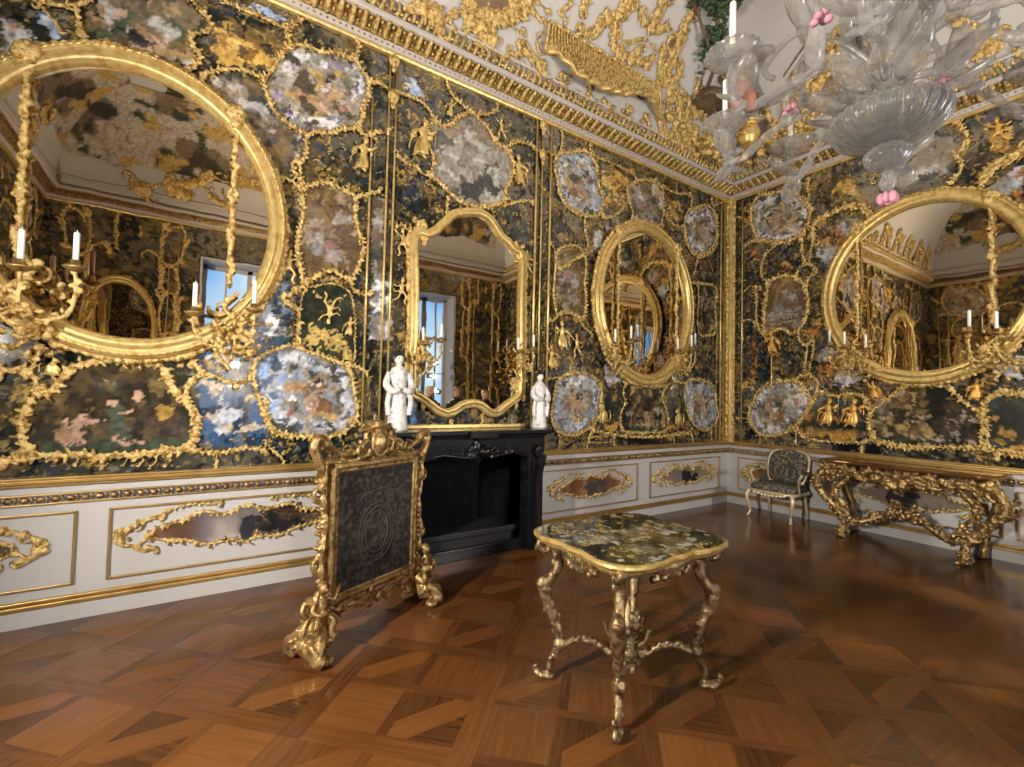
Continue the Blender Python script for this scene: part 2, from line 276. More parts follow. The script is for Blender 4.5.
# traced outlines on the walls, in metres: L = fireplace wall (x, z), R = far wall (y, z)
BANDS=[
('L',0.05,[(-7.39,4.67),(-7.34,4.67),(-7.29,4.61),(-7.24,4.57),(-7.24,4.49),(-7.31,4.43),(-7.36,4.39),(-7.35,4.31),(-7.3,4.29),(-7.29,4.23),(-7.32,4.16),(-7.37,4.11),(-7.41,4.08)]),
('L',0.05,[(-7.17,4.79),(-7.04,4.77),(-6.9,4.78),(-6.79,4.77),(-6.69,4.77),(-6.59,4.88),(-6.54,4.93)]),
('L',0.05,[(-7.29,4.08),(-7.24,4.14),(-7.13,4.21),(-7.03,4.26),(-6.93,4.27),(-6.85,4.24)]),
('L',0.05,[(-6.69,4.77),(-6.67,4.69),(-6.67,4.62)]),
('L',0.05,[(-6.13,4.75),(-6.09,4.82),(-6.07,4.91),(-6.1,4.93),(-6.13,4.93)]),
('L',0.05,[(-5.97,4.58),(-5.9,4.61),(-5.86,4.64),(-5.94,4.58),(-5.87,4.61),(-5.79,4.59),(-5.71,4.59),(-5.59,4.6),(-5.44,4.59),(-5.36,4.54),(-5.3,4.46)]),
('L',0.05,[(-6.06,4.1),(-6,4.06),(-5.91,4.08),(-5.94,4.07),(-5.87,4.13),(-5.76,4.15)]),
('L',0.05,[(-6.5,3.89),(-6.49,3.76),(-6.5,3.7),(-6.54,3.62),(-6.59,3.62),(-6.59,3.54),(-6.55,3.48),(-6.51,3.43)]),
('L',0.035,[(-6.54,3.64),(-6.53,3.52),(-6.49,3.44)]),
('L',0.05,[(-6.71,3.41),(-6.68,3.45),(-6.62,3.45),(-6.55,3.42),(-6.51,3.39)]),
('L',0.05,[(-6.71,3.41),(-6.69,3.3),(-6.65,3.21)]),
('L',0.05,[(-6.05,3.44),(-5.96,3.49),(-5.91,3.52),(-5.83,3.55)]),
('L',0.05,[(-6.08,2.65),(-6.04,2.57),(-5.93,2.54),(-5.88,2.54)]),
('L',0.06,[(-6.46,2.56),(-6.54,2.49),(-6.61,2.43),(-6.63,2.45),(-6.61,2.37),(-6.55,2.36),(-6.5,2.3),(-6.5,2.2),(-6.51,2.09),(-6.54,2.03)]),
('L',0.05,[(-6.76,1.92),(-6.8,1.9),(-6.83,1.82),(-6.84,1.75),(-6.89,1.68),(-7,1.68),(-7.08,1.71),(-7.15,1.74),(-7.21,1.72),(-7.26,1.67),(-7.29,1.61),(-7.27,1.53),(-7.23,1.46),(-7.19,1.38),(-7.21,1.29),(-7.23,1.22)]),
('L',0.05,[(-6.08,1.87),(-5.98,1.86),(-5.89,1.8)]),
('L',0.05,[(-7.31,1.91),(-7.26,1.87),(-7.21,1.78),(-7.17,1.74)]),
('L',0.065,[(-8.29,1.69),(-8.23,1.72),(-8.18,1.73),(-8.13,1.68),(-8.1,1.6),(-8.07,1.56)]),
('L',0.065,[(-8.26,1.12),(-8.21,1.12),(-8.16,1.16),(-8.13,1.18)]),
('L',0.05,[(-8.13,1.74),(-8.11,1.82),(-8.08,1.87)]),
('L',0.05,[(-7.29,1.54),(-7.27,1.63),(-7.22,1.69),(-7.2,1.73)]),
('L',0.05,[(-7.27,1.93),(-7.26,1.85),(-7.23,1.79)]),
('L',0.05,[(-7.24,1.15),(-7.14,1.12),(-7.02,1.11),(-6.86,1.14),(-6.71,1.12)]),
('L',0.05,[(-6.73,1.54),(-6.71,1.34),(-6.65,1.26),(-6.51,1.21)]),
('L',0.04,[(-6.72,1.17),(-6.66,1.11),(-6.59,1.04),(-6.57,0.98)]),
('L',0.04,[(-7.06,1.11),(-7.06,0.98)]),
('L',0.05,[(-8.21,4.23),(-8.15,4.25),(-8.08,4.27),(-8.02,4.31),(-8.01,4.23),(-7.99,4.15),(-7.96,4.1)]),
('L',0.05,[(-8.02,4.3),(-7.97,4.35),(-7.95,4.39)]),
('L',0.035,[(-8.23,4.24),(-8.18,4.2),(-8.12,4.14),(-8.07,4.07)]),
('L',0.025,[(-7.89,1.13),(-7.88,1.09),(-7.89,1.06),(-7.91,1.06)]),
('L',0.025,[(-7.81,1.13),(-7.8,1.09),(-7.81,1.06),(-7.83,1.05)]),
('L',0.025,[(-7.73,1.12),(-7.71,1.09),(-7.73,1.05),(-7.75,1.05)]),
('L',0.025,[(-7.63,1.12),(-7.61,1.08),(-7.63,1.05),(-7.65,1.04)]),
('L',0.025,[(-7.54,1.11),(-7.52,1.08),(-7.54,1.04),(-7.56,1.03)]),
('L',0.025,[(-7.46,1.11),(-7.44,1.07),(-7.46,1.04),(-7.48,1.03)]),
('L',0.025,[(-7.38,1.1),(-7.36,1.07),(-7.38,1.03),(-7.4,1.02)]),
('L',0.05,[(-4.86,4.7),(-4.92,4.7),(-4.98,4.74),(-5.07,4.77),(-5.13,4.83),(-5.17,4.91)]),
('L',0.05,[(-4.79,4.71),(-4.67,4.74),(-4.57,4.82),(-4.52,4.93)]),
('L',0.05,[(-4.41,4.45),(-4.29,4.56),(-4.16,4.59),(-4.02,4.59)]),
('L',0.05,[(-5.68,3.96),(-5.59,3.92),(-5.48,3.91),(-5.4,3.86),(-5.33,3.85)]),
('L',0.04,[(-5.1,3.69),(-5.13,3.6),(-5.11,3.52)]),
('L',0.04,[(-4.6,3.72),(-4.56,3.65),(-4.55,3.57)]),
('L',0.05,[(-4.43,3.81),(-4.35,3.82),(-4.19,3.89),(-4.01,3.93)]),
('L',0.04,[(-5.67,3.25),(-5.6,3.29),(-5.55,3.25),(-5.5,3.22)]),
('L',0.04,[(-4.19,3.24),(-4.12,3.28),(-4.04,3.25)]),
('L',0.04,[(-5.02,1.42),(-5.01,1.36),(-5.03,1.31)]),
('L',0.04,[(-4.66,1.41),(-4.64,1.37),(-4.64,1.31)]),
('L',0.04,[(-3.6,4.91),(-3.61,4.77),(-3.63,4.63)]),
('L',0.04,[(-3.15,4.9),(-3.13,4.8),(-3.02,4.76),(-3.02,4.63)]),
('L',0.04,[(-3.04,4.76),(-2.83,4.78),(-2.53,4.77),(-2.34,4.75),(-2.26,4.69)]),
('L',0.04,[(-4.01,4.55),(-3.84,4.59),(-3.7,4.57)]),
('L',0.03,[(-3.92,4.15),(-3.79,4.06),(-3.78,3.97)]),
('L',0.05,[(-2.92,4.06),(-2.85,4),(-2.59,4.16),(-2.43,4.34)]),
('L',0.04,[(-1.72,4.74),(-1.36,4.73),(-1.05,4.8),(-1.02,4.64)]),
('L',0.04,[(-1.01,4.93),(-1.08,4.78)]),
('L',0.04,[(-1.19,4.29),(-1.35,4.23),(-1.58,4.29),(-1.69,4.38)]),
('L',0.035,[(-0.52,4.89),(-0.47,4.78),(-0.15,4.93)]),
('L',0.045,[(-3.21,3.96),(-3.2,3.76),(-3.15,3.62),(-3.18,3.48),(-3.28,3.42),(-3.47,3.28),(-3.64,3.19)]),
('L',0.04,[(-3.75,2.54),(-3.69,2.56),(-3.58,2.65)]),
('L',0.03,[(-3.77,3.5),(-3.69,3.43),(-3.67,3.32),(-3.67,3.2)]),
('L',0.04,[(-3.29,2.64),(-3.19,2.53),(-3.05,2.44)]),
('L',0.04,[(-1.19,4.23),(-1.18,4.08),(-1.06,3.93),(-0.86,3.87),(-0.61,3.95),(-0.41,4.09),(-0.33,4.33)]),
('L',0.04,[(-0.86,3.87),(-0.89,3.72),(-0.96,3.58)]),
('L',0.035,[(-3.55,1.16),(-3.56,0.99)]),
('L',0.035,[(-3.02,1.19),(-3.07,1.12),(-3.1,0.98)]),
('L',0.03,[(-2.63,1.12),(-2.61,0.98)]),
('L',0.025,[(-3.06,1.13),(-2.85,1.13),(-2.6,1.13)]),
('L',0.025,[(-3.07,1.06),(-2.88,1.05),(-2.63,1.05)]),
('L',0.03,[(-1.38,1.1),(-1.38,0.98)]),
('L',0.035,[(-0.97,1.21),(-0.96,1.09),(-0.91,0.98)]),
('L',0.025,[(-1.34,1.11),(-1.15,1.11),(-0.96,1.11)]),
('L',0.03,[(-0.47,1.19),(-0.44,0.98)]),
('L',0.045,[(-3.02,1.22),(-2.88,1.19),(-2.45,1.13),(-1.98,1.1),(-1.56,1.11),(-1.01,1.15)]),
('L',0.04,[(-2.47,1.87),(-2.39,1.85),(-2.16,1.81)]),
('L',0.04,[(-1.57,1.85),(-1.4,1.91),(-1.21,1.89),(-1.1,1.9)]),
('L',0.035,[(-3.77,1.84),(-3.59,1.87),(-3.4,1.94)]),
('R',0.045,[(-0.53,4.88),(-0.53,4.93),(-0.53,4.93)]),
('R',0.045,[(-1.04,4.74),(-1.06,4.85),(-1.04,4.93)]),
('R',0.045,[(-1.21,4.52),(-1.24,4.58),(-1.22,4.72),(-1.24,4.87)]),
('R',0.035,[(-1.06,4.85),(-1.15,4.84),(-1.21,4.77)]),
('R',0.05,[(-1.17,4.58),(-1.24,4.46),(-1.3,4.38)]),
('R',0.085,[(-1.29,3.92),(-1.28,4.11),(-1.33,4.2),(-1.45,4.25),(-1.61,4.29),(-1.75,4.29),(-1.9,4.22),(-1.97,4.11)]),
('R',0.035,[(-0.11,4.66),(-0.23,4.62),(-0.38,4.47)]),
('R',0.04,[(-0.28,4.13),(-0.39,4.18),(-0.48,4.22)]),
('R',0.055,[(-1.14,4.05),(-1.15,3.81),(-1.18,3.67),(-1.27,3.6),(-1.35,3.5),(-1.31,3.46),(-1.24,3.43),(-1.21,3.3)]),
('R',0.04,[(-1.29,4.03),(-1.27,3.83),(-1.24,3.65)]),
('R',0.045,[(-0.28,4.14),(-0.43,4.17),(-0.63,4.12),(-0.86,4.03),(-0.98,4.02)]),
('R',0.05,[(-0.86,4.03),(-0.75,4.01),(-0.61,3.9),(-0.56,3.74),(-0.56,3.6),(-0.64,3.5),(-0.68,3.47)]),
('R',0.05,[(-0.56,3.42),(-0.45,3.44),(-0.49,3.29),(-0.48,3.09),(-0.49,2.89),(-0.56,2.69),(-0.61,2.67)]),
('R',0.035,[(-0.29,3.42),(-0.39,3.47),(-0.45,3.44)]),
('R',0.035,[(-0.27,2.94),(-0.42,2.92),(-0.48,2.8)]),
('R',0.045,[(-1.06,3.48),(-1.11,3.6),(-1.18,3.62)]),
('R',0.05,[(-1.09,2.66),(-1.13,2.52),(-1.22,2.46),(-1.3,2.57)]),
('R',0.045,[(-1.22,2.46),(-1.2,2.25),(-1.19,2.17),(-1.19,2.02)]),
('R',0.04,[(-1.31,2.52),(-1.28,2.24),(-1.26,2.21),(-1.24,2.04)]),
('R',0.05,[(-1.03,1.94),(-1.13,2.02),(-1.24,2.03),(-1.34,1.96),(-1.36,1.85),(-1.31,1.74),(-1.26,1.68)]),
('R',0.04,[(-0.25,1.86),(-0.4,1.86),(-0.5,1.79)]),
('R',0.035,[(-0.17,1.35),(-0.28,1.37),(-0.39,1.35)]),
('R',0.05,[(-1.36,1.83),(-1.38,1.8)]),
('R',0.045,[(-1.98,1.28),(-2.03,1.19),(-2.06,1.13),(-2,1.19)]),
('R',0.04,[(-0.55,1.12),(-0.55,0.98)]),
('R',0.045,[(-1.88,1.13),(-1.87,0.99)]),
('R',0.04,[(-1.07,1.26),(-1.07,1.04)]),
('R',0.06,[(-3.01,1.54),(-3.02,1.66),(-3.08,1.76),(-3.13,1.81),(-3.23,1.79),(-3.3,1.77)]),
('R',0.05,[(-3.03,1.21),(-3.08,1.17),(-3.12,1.06)]),
('R',0.05,[(-2.74,1.15),(-2.92,1.16),(-3.1,1.16),(-3.3,1.17)]),
('R',0.05,[(-2.04,1.15),(-2.31,1.1),(-2.54,1.12)]),
('R',0.05,[(-1.89,1.68),(-1.93,1.59),(-1.97,1.56)]),
('R',0.04,[(-1.92,1.17),(-2,1.19)]),
('R',0.06,[(-2.8,4.93),(-2.86,4.81),(-2.9,4.65),(-2.86,4.57),(-2.78,4.55),(-2.84,4.44),(-2.83,4.33),(-2.78,4.26),(-2.73,4.21)]),
('R',0.09,[(-2.99,4.18),(-3.06,4.27),(-3.18,4.33),(-3.33,4.36)]),
('R',0.05,[(-2.76,4.93),(-2.81,4.93),(-2.86,4.81)]),
('R',0.05,[(-1.98,4.51),(-2.03,4.66),(-2,4.75)]),
]
PANELS=[
('L','medal','round white and grey painted medallion high on the wall above the left oval mirror',0.055,[(-6.67,4.62),(-6.58,4.67),(-6.49,4.69),(-6.4,4.68),(-6.29,4.73),(-6.18,4.74),(-6.09,4.73),(-6.04,4.67),(-5.97,4.59),(-5.97,4.45),(-6.02,4.3),(-6.03,4.19),(-6.06,4.1),(-6.16,4.06),(-6.26,3.99),(-6.34,3.95),(-6.43,3.94),(-6.5,3.89),(-6.63,3.93),(-6.73,3.99),(-6.78,4.05),(-6.82,4.16),(-6.85,4.24),(-6.81,4.3),(-6.77,4.4),(-6.73,4.49),(-6.67,4.6)]),
('L','arch','tall brown arched glass panel right beside the left oval mirror',0.055,[(-6.51,3.4),(-6.43,3.46),(-6.33,3.51),(-6.23,3.5),(-6.14,3.48),(-6.05,3.44),(-6.06,3.32),(-6.04,3.2),(-6,3.09),(-5.97,2.99),(-5.99,2.85),(-6.03,2.74),(-6.08,2.65),(-6.13,2.67),(-6.2,2.71),(-6.25,2.73),(-6.33,2.67),(-6.4,2.62),(-6.46,2.56),(-6.49,2.64),(-6.52,2.77),(-6.54,2.91),(-6.52,3.03),(-6.5,3.18),(-6.51,3.3)]),
('L','tray','dark green glass panel with gilt acrobats under the brown arched panel',0.03,[(-6.46,2.51),(-6.36,2.56),(-6.26,2.6),(-6.16,2.59),(-6.07,2.53),(-6.03,2.34),(-6.02,2.12),(-6.03,1.9),(-6.22,1.92),(-6.44,1.98),(-6.51,2.09),(-6.5,2.3)]),
('L','blue','bluish white painted medallion low on the wall behind the fire screen',0.055,[(-6.54,2.02),(-6.44,1.98),(-6.33,1.95),(-6.22,1.91),(-6.08,1.86),(-6.04,1.77),(-6.01,1.65),(-5.98,1.52),(-5.97,1.41),(-6.01,1.32),(-6.1,1.25),(-6.23,1.21),(-6.35,1.22),(-6.48,1.23),(-6.57,1.25),(-6.66,1.29),(-6.74,1.41),(-6.77,1.52),(-6.81,1.62),(-6.83,1.72),(-6.82,1.83),(-6.76,1.92),(-6.64,1.98)]),
('L','monkey','wide dark painting of crouching figures and a horse under the left oval mirror',0.07,[(-8.06,1.55),(-8,1.62),(-7.97,1.7),(-7.91,1.76),(-7.83,1.79),(-7.74,1.81),(-7.66,1.8),(-7.57,1.8),(-7.48,1.79),(-7.41,1.76),(-7.4,1.67),(-7.36,1.6),(-7.29,1.54),(-7.24,1.46),(-7.21,1.37),(-7.21,1.26),(-7.24,1.17),(-7.33,1.13),(-7.45,1.14),(-7.56,1.11),(-7.67,1.12),(-7.78,1.11),(-7.88,1.14),(-7.98,1.13),(-8.06,1.14),(-8.13,1.18),(-8.16,1.25),(-8.17,1.35),(-8.16,1.43),(-8.13,1.51),(-8.1,1.55)]),
('L','land','pale landscape painting above the mantel mirror',0.055,[(-5.3,4.46),(-5.36,4.35),(-5.37,4.25),(-5.34,4.15),(-5.29,4.07),(-5.3,3.94),(-5.33,3.87),(-5.22,3.82),(-5.13,3.76),(-5.04,3.72),(-5.04,3.7),(-4.9,3.67),(-4.76,3.68),(-4.61,3.72),(-4.46,3.81),(-4.38,3.88),(-4.41,3.85),(-4.4,4),(-4.32,4.14),(-4.31,4.26),(-4.36,4.38),(-4.41,4.45),(-4.5,4.45),(-4.58,4.49),(-4.63,4.56),(-4.71,4.62),(-4.79,4.67),(-4.86,4.7),(-4.95,4.64),(-5.04,4.56),(-5.11,4.47),(-5.2,4.42),(-5.24,4.43)]),
('L','blue','blue and white painted medallion high between pilaster and right oval mirror',0.055,[(-3.63,4.63),(-3.44,4.71),(-3.24,4.79),(-3.11,4.75),(-3.02,4.63),(-2.98,4.43),(-2.9,4.27),(-2.92,4.11),(-2.99,4.01),(-3.16,3.96),(-3.35,3.95),(-3.52,4.01),(-3.63,4.13),(-3.66,4.29),(-3.71,4.42),(-3.7,4.55)]),
('L','arch2','grey arched painting directly above the right oval mirror',0.045,[(-2.37,4.59),(-2.45,4.5),(-2.43,4.37),(-2.33,4.23),(-2.34,4.11),(-2.2,4.06),(-1.96,4.13),(-1.75,4.17),(-1.69,4.33),(-1.69,4.53),(-1.72,4.72),(-1.89,4.76),(-2.14,4.72)]),
('L','medal','oval white and brown medallion high beside the gilded corner post',0.045,[(-1.07,4.57),(-0.88,4.64),(-0.63,4.74),(-0.41,4.66),(-0.37,4.45),(-0.41,4.18),(-0.61,4),(-0.86,3.9),(-1.06,3.96),(-1.16,4.15),(-1.19,4.36)]),
('L','arch','grey arched panel with a purple flower left beside the right oval mirror',0.045,[(-3.67,3.2),(-3.63,3.42),(-3.47,3.51),(-3.31,3.53),(-3.19,3.43),(-3.17,3.28),(-3.19,3.08),(-3.16,2.86),(-3.21,2.62),(-3.29,2.64),(-3.45,2.68),(-3.58,2.65),(-3.62,2.62),(-3.65,2.69),(-3.69,2.86),(-3.68,3.03)]),
('L','dark2','narrow dark painted panel close to the corner post',0.04,[(-1,3.44),(-0.71,3.47),(-0.45,3.48),(-0.34,3.4),(-0.39,3.17),(-0.36,2.92),(-0.39,2.73),(-0.59,2.67),(-0.8,2.67),(-0.85,2.92),(-0.83,3.17),(-0.86,3.41)]),
('L','blue','blue and white medallion low right beside the fireplace',0.05,[(-3.59,1.85),(-3.4,1.92),(-3.17,1.94),(-2.97,1.88),(-2.86,1.73),(-2.88,1.55),(-2.89,1.42),(-3.02,1.25),(-3.19,1.2),(-3.35,1.15),(-3.51,1.18),(-3.63,1.25),(-3.69,1.4),(-3.67,1.54),(-3.64,1.7)]),
('L','monkey2','small dark painting of standing figures under the right oval mirror',0.045,[(-2.39,1.85),(-2.46,1.71),(-2.42,1.58),(-2.5,1.42),(-2.49,1.24),(-2.38,1.18),(-1.98,1.16),(-1.6,1.17),(-1.52,1.31),(-1.57,1.51),(-1.66,1.68),(-1.57,1.85),(-1.79,1.81),(-2.12,1.8)]),
('L','blue','blue and white medallion low beside the corner post',0.045,[(-1.07,1.93),(-0.83,1.95),(-0.53,1.92),(-0.37,1.8),(-0.34,1.58),(-0.28,1.39),(-0.47,1.2),(-0.72,1.18),(-0.92,1.27),(-1.06,1.45),(-1.14,1.69),(-1.14,1.83)]),
('R','medal','white and grey medallion high on the wall left of the far oval mirror',0.06,[(-0.53,4.88),(-0.7,4.84),(-0.91,4.81),(-1.06,4.71),(-1.17,4.58),(-1.25,4.43),(-1.24,4.3),(-1.21,4.17),(-1.13,4.08),(-0.98,4.04),(-0.82,4.05),(-0.63,4.13),(-0.48,4.22),(-0.41,4.42),(-0.38,4.6),(-0.41,4.77)]),
('R','arch3','brown arched painting with water right beside the corner on the far wall',0.06,[(-0.66,3.45),(-0.78,3.52),(-0.93,3.52),(-1.09,3.44),(-1.19,3.3),(-1.22,3.14),(-1.23,2.98),(-1.18,2.81),(-1.09,2.68),(-1,2.64),(-0.92,2.71),(-0.78,2.73),(-0.61,2.67),(-0.6,2.88),(-0.61,3.12),(-0.64,3.31)]),
('R','medal','white and violet medallion low on the wall above the chair',0.06,[(-0.64,1.88),(-0.78,1.94),(-0.94,1.96),(-1.07,1.94),(-1.18,1.87),(-1.24,1.74),(-1.28,1.63),(-1.22,1.52),(-1.14,1.4),(-1.05,1.28),(-0.92,1.18),(-0.74,1.13),(-0.58,1.13),(-0.45,1.22),(-0.38,1.34),(-0.38,1.49),(-0.45,1.64),(-0.5,1.78)]),
('R','gold','dark painting of two gold robed figures above the left end of the console table',0.05,[(-1.3,1.65),(-1.38,1.8),(-1.49,1.74),(-1.63,1.74),(-1.77,1.77),(-1.89,1.74),(-1.96,1.64),(-1.98,1.52),(-1.96,1.4),(-1.98,1.28),(-1.96,1.18),(-1.88,1.14),(-1.77,1.12),(-1.59,1.11),(-1.4,1.11),(-1.22,1.12),(-1.14,1.18),(-1.07,1.28),(-1.18,1.43)]),
('R','monkey2','wide dark painting of monkeys dancing under the far oval mirror',0.055,[(-1.98,1.57),(-2.06,1.61),(-2.16,1.71),(-2.27,1.83),(-2.37,1.86),(-2.52,1.87),(-2.66,1.86),(-2.73,1.85),(-2.78,1.76),(-2.85,1.67),(-2.95,1.6),(-3.01,1.54),(-3.03,1.43),(-3.03,1.31),(-3.02,1.21),(-2.92,1.18),(-2.74,1.16),(-2.55,1.14),(-2.37,1.13),(-2.19,1.15),(-2.04,1.18),(-1.98,1.25),(-1.95,1.35),(-1.96,1.47)]),
]
PATCHES=[
('L','shell',[(-8.38,4.04),(-8.32,4.08),(-8.24,4.03),(-8.21,3.96),(-8.29,3.89),(-8.37,3.79)]),
('L','window_sky',[(-8.21,4.17),(-8.17,4.18),(-8.07,4.07),(-8.1,4.02),(-8.19,4.11)]),
('L','window_sky',[(-7.05,4.81),(-6.91,4.88),(-6.79,4.88),(-6.72,4.85),(-6.77,4.81),(-6.9,4.81)]),
('L','garden',[(-7.97,4.29),(-7.89,4.42),(-7.41,4.66),(-7.3,4.56),(-7.35,4.39),(-7.32,4.2),(-7.39,4.13),(-7.56,4.14),(-7.75,4.15),(-7.94,4.12)]),
('L','shell',[(-6.87,3.8),(-6.8,3.86),(-6.69,3.83),(-6.65,3.71),(-6.67,3.63),(-6.76,3.54),(-6.82,3.62),(-6.87,3.68)]),
('L','grey',[(-7.24,4.06),(-7.13,4.18),(-7.03,4.23),(-6.93,4.25),(-6.85,4.21),(-6.82,4.11),(-6.76,4.01),(-6.63,3.92),(-6.52,3.89),(-6.5,3.76),(-6.58,3.63),(-6.68,3.46),(-6.71,3.45),(-6.76,3.57),(-6.89,3.63),(-7.05,3.82)]),
('L','dragon',[(-7.25,4.49),(-7.17,4.57),(-7.04,4.54),(-6.87,4.56),(-6.72,4.61),(-6.76,4.47),(-6.83,4.32),(-7.03,4.31),(-7.14,4.26),(-7.23,4.35)]),
('L','shell',[(-7.17,1.89),(-7.11,2),(-7.03,2.11),(-6.96,2.19),(-6.86,2.34),(-6.74,2.35),(-6.65,2.2),(-6.69,2.08),(-6.85,2.04),(-6.94,1.96),(-6.95,1.86),(-7.03,1.84)]),
('L','scene',[(-7.25,1.64),(-7.19,1.71),(-7.08,1.68),(-6.99,1.66),(-6.88,1.67),(-6.82,1.69),(-6.79,1.52),(-6.74,1.39),(-6.69,1.28),(-7.2,1.26),(-7.21,1.41)]),
('L','grey',[(-5.9,3.5),(-5.78,3.5),(-5.76,2.77),(-5.88,2.75)]),
('L','window_sky',[(-5.63,4.77),(-5.53,4.81),(-5.38,4.64),(-5.57,4.64)]),
('L','whiteflower',[(-5.86,2.76),(-5.69,2.8),(-5.66,2.14),(-5.89,2.12)]),
('L','grey',[(-3.93,4.88),(-3.7,4.93),(-3.63,4.89),(-3.64,4.69),(-3.93,4.57)]),
('L','dragon',[(-2.9,4.64),(-2.6,4.72),(-2.38,4.68),(-2.44,4.33),(-2.85,4.15),(-2.92,4.34)]),
('L','dragon',[(-1.62,4.54),(-1.36,4.64),(-1.12,4.58),(-1.35,4.35),(-1.62,4.34)]),
('L','shell',[(-3.05,3.82),(-2.88,3.83),(-2.89,3.57),(-3.01,3.52)]),
('L','shell',[(-3.63,3.42),(-3.47,3.5),(-3.28,3.49),(-3.21,3.43),(-3.47,3.28),(-3.62,3.2)]),
('L','grey',[(-2.85,4.05),(-2.59,4.11),(-2.55,3.93),(-2.8,3.77)]),
('L','shell',[(-2.8,2.06),(-2.43,2.06),(-2.47,1.87),(-2.76,1.78)]),
('L','gold',[(-2.86,1.73),(-2.5,1.74),(-2.49,1.21),(-2.92,1.19),(-2.89,1.42)]),
('L','gold',[(-1.52,1.51),(-1.21,1.6),(-1.06,1.39),(-1.01,1.18),(-1.47,1.19)]),
('L','dark',[(-2.38,1.11),(-1.56,1.09),(-1.56,0.98),(-2.37,1)]),
('R','shell',[(-1.56,4.09),(-1.68,4.16),(-1.86,4.08),(-1.82,3.94),(-1.74,3.87),(-1.61,3.97)]),
('R','rust',[(-1.47,4.05),(-1.57,4.06),(-1.74,3.87),(-1.68,3.77),(-1.38,3.84),(-1.38,3.94)]),
('R','shell',[(-1.38,3.82),(-1.47,3.86),(-1.59,3.81),(-1.6,3.74),(-1.57,3.62),(-1.45,3.56),(-1.35,3.7),(-1.33,3.81)]),
('R','shell',[(-1.46,2.44),(-1.53,2.5),(-1.66,2.32),(-1.63,2.34),(-1.38,2.2),(-1.34,2.25)]),
('R','rust',[(-1.38,2.18),(-1.63,2.31),(-1.66,2.21),(-1.53,2.08),(-1.53,1.93),(-1.38,1.94)]),
('R','shell',[(-1.55,2.04),(-1.66,2.19),(-1.79,2.18),(-1.88,2.03),(-1.86,1.95),(-1.64,1.85),(-1.54,1.91)]),
('R','shell',[(-3.05,4.07),(-3.18,4.15),(-3.32,4.2),(-3.32,3.93),(-3.16,3.89),(-3.07,3.97)]),
('R','rust',[(-3.17,3.95),(-3.31,3.97),(-3.32,3.72),(-3.24,3.82)]),
('R','shell',[(-3.08,2.02),(-3.17,2.11),(-3.31,2.19),(-3.3,1.91),(-3.17,1.95)]),
('R','grey',[(-2.43,4.86),(-2.65,4.88),(-2.81,4.76),(-2.86,4.59),(-2.76,4.55),(-2.81,4.34),(-2.53,4.38),(-2.23,4.32),(-2.23,4.5),(-2.43,4.69)]),
('R','dragon',[(-3.02,4.74),(-3.13,4.8),(-3.22,4.69),(-3.25,4.48),(-3.18,4.39),(-3.06,4.48)]),
('R','dragon',[(-1.55,4.64),(-1.68,4.7),(-1.81,4.56),(-1.86,4.38),(-1.61,4.36),(-1.49,4.51)]),
('R','rust',[(-1.96,1.87),(-2.08,1.87),(-2.09,1.67),(-1.98,1.65)]),
('R','rust',[(-2.86,1.85),(-2.97,1.9),(-3,1.71),(-2.91,1.67)]),
('R','gold',[(-3.13,1.41),(-3.3,1.56),(-3.3,1.19),(-3.1,1.19)]),
('R','dark',[(-1.51,1.08),(-1.84,1.11),(-1.84,1),(-1.52,0.98)]),
('R','dark',[(-1.91,1.11),(-2.06,1.13),(-2.06,1),(-1.91,0.99)]),
('R','rust',[(-0.34,4.07),(-0.49,4.03),(-0.51,3.85),(-0.36,3.87)]),
('R','rust',[(-0.84,3.75),(-0.95,3.75),(-0.96,3.58),(-0.84,3.58)]),
('R','rust',[(-0.29,2.59),(-0.49,2.57),(-0.47,2.31),(-0.27,1.88),(-0.45,1.95),(-0.5,2.44)]),
('R','gold',[(-0.69,2.58),(-0.83,2.54),(-0.96,2.26),(-0.98,2.17),(-0.71,2.28),(-0.64,2.43)]),
('R','rust',[(-1.22,2.71),(-1.38,2.83),(-1.38,2.52),(-1.22,2.53)]),
('R','gold',[(-3.07,1.74),(-3.3,1.73),(-3.3,1.58),(-3.07,1.44)]),
]
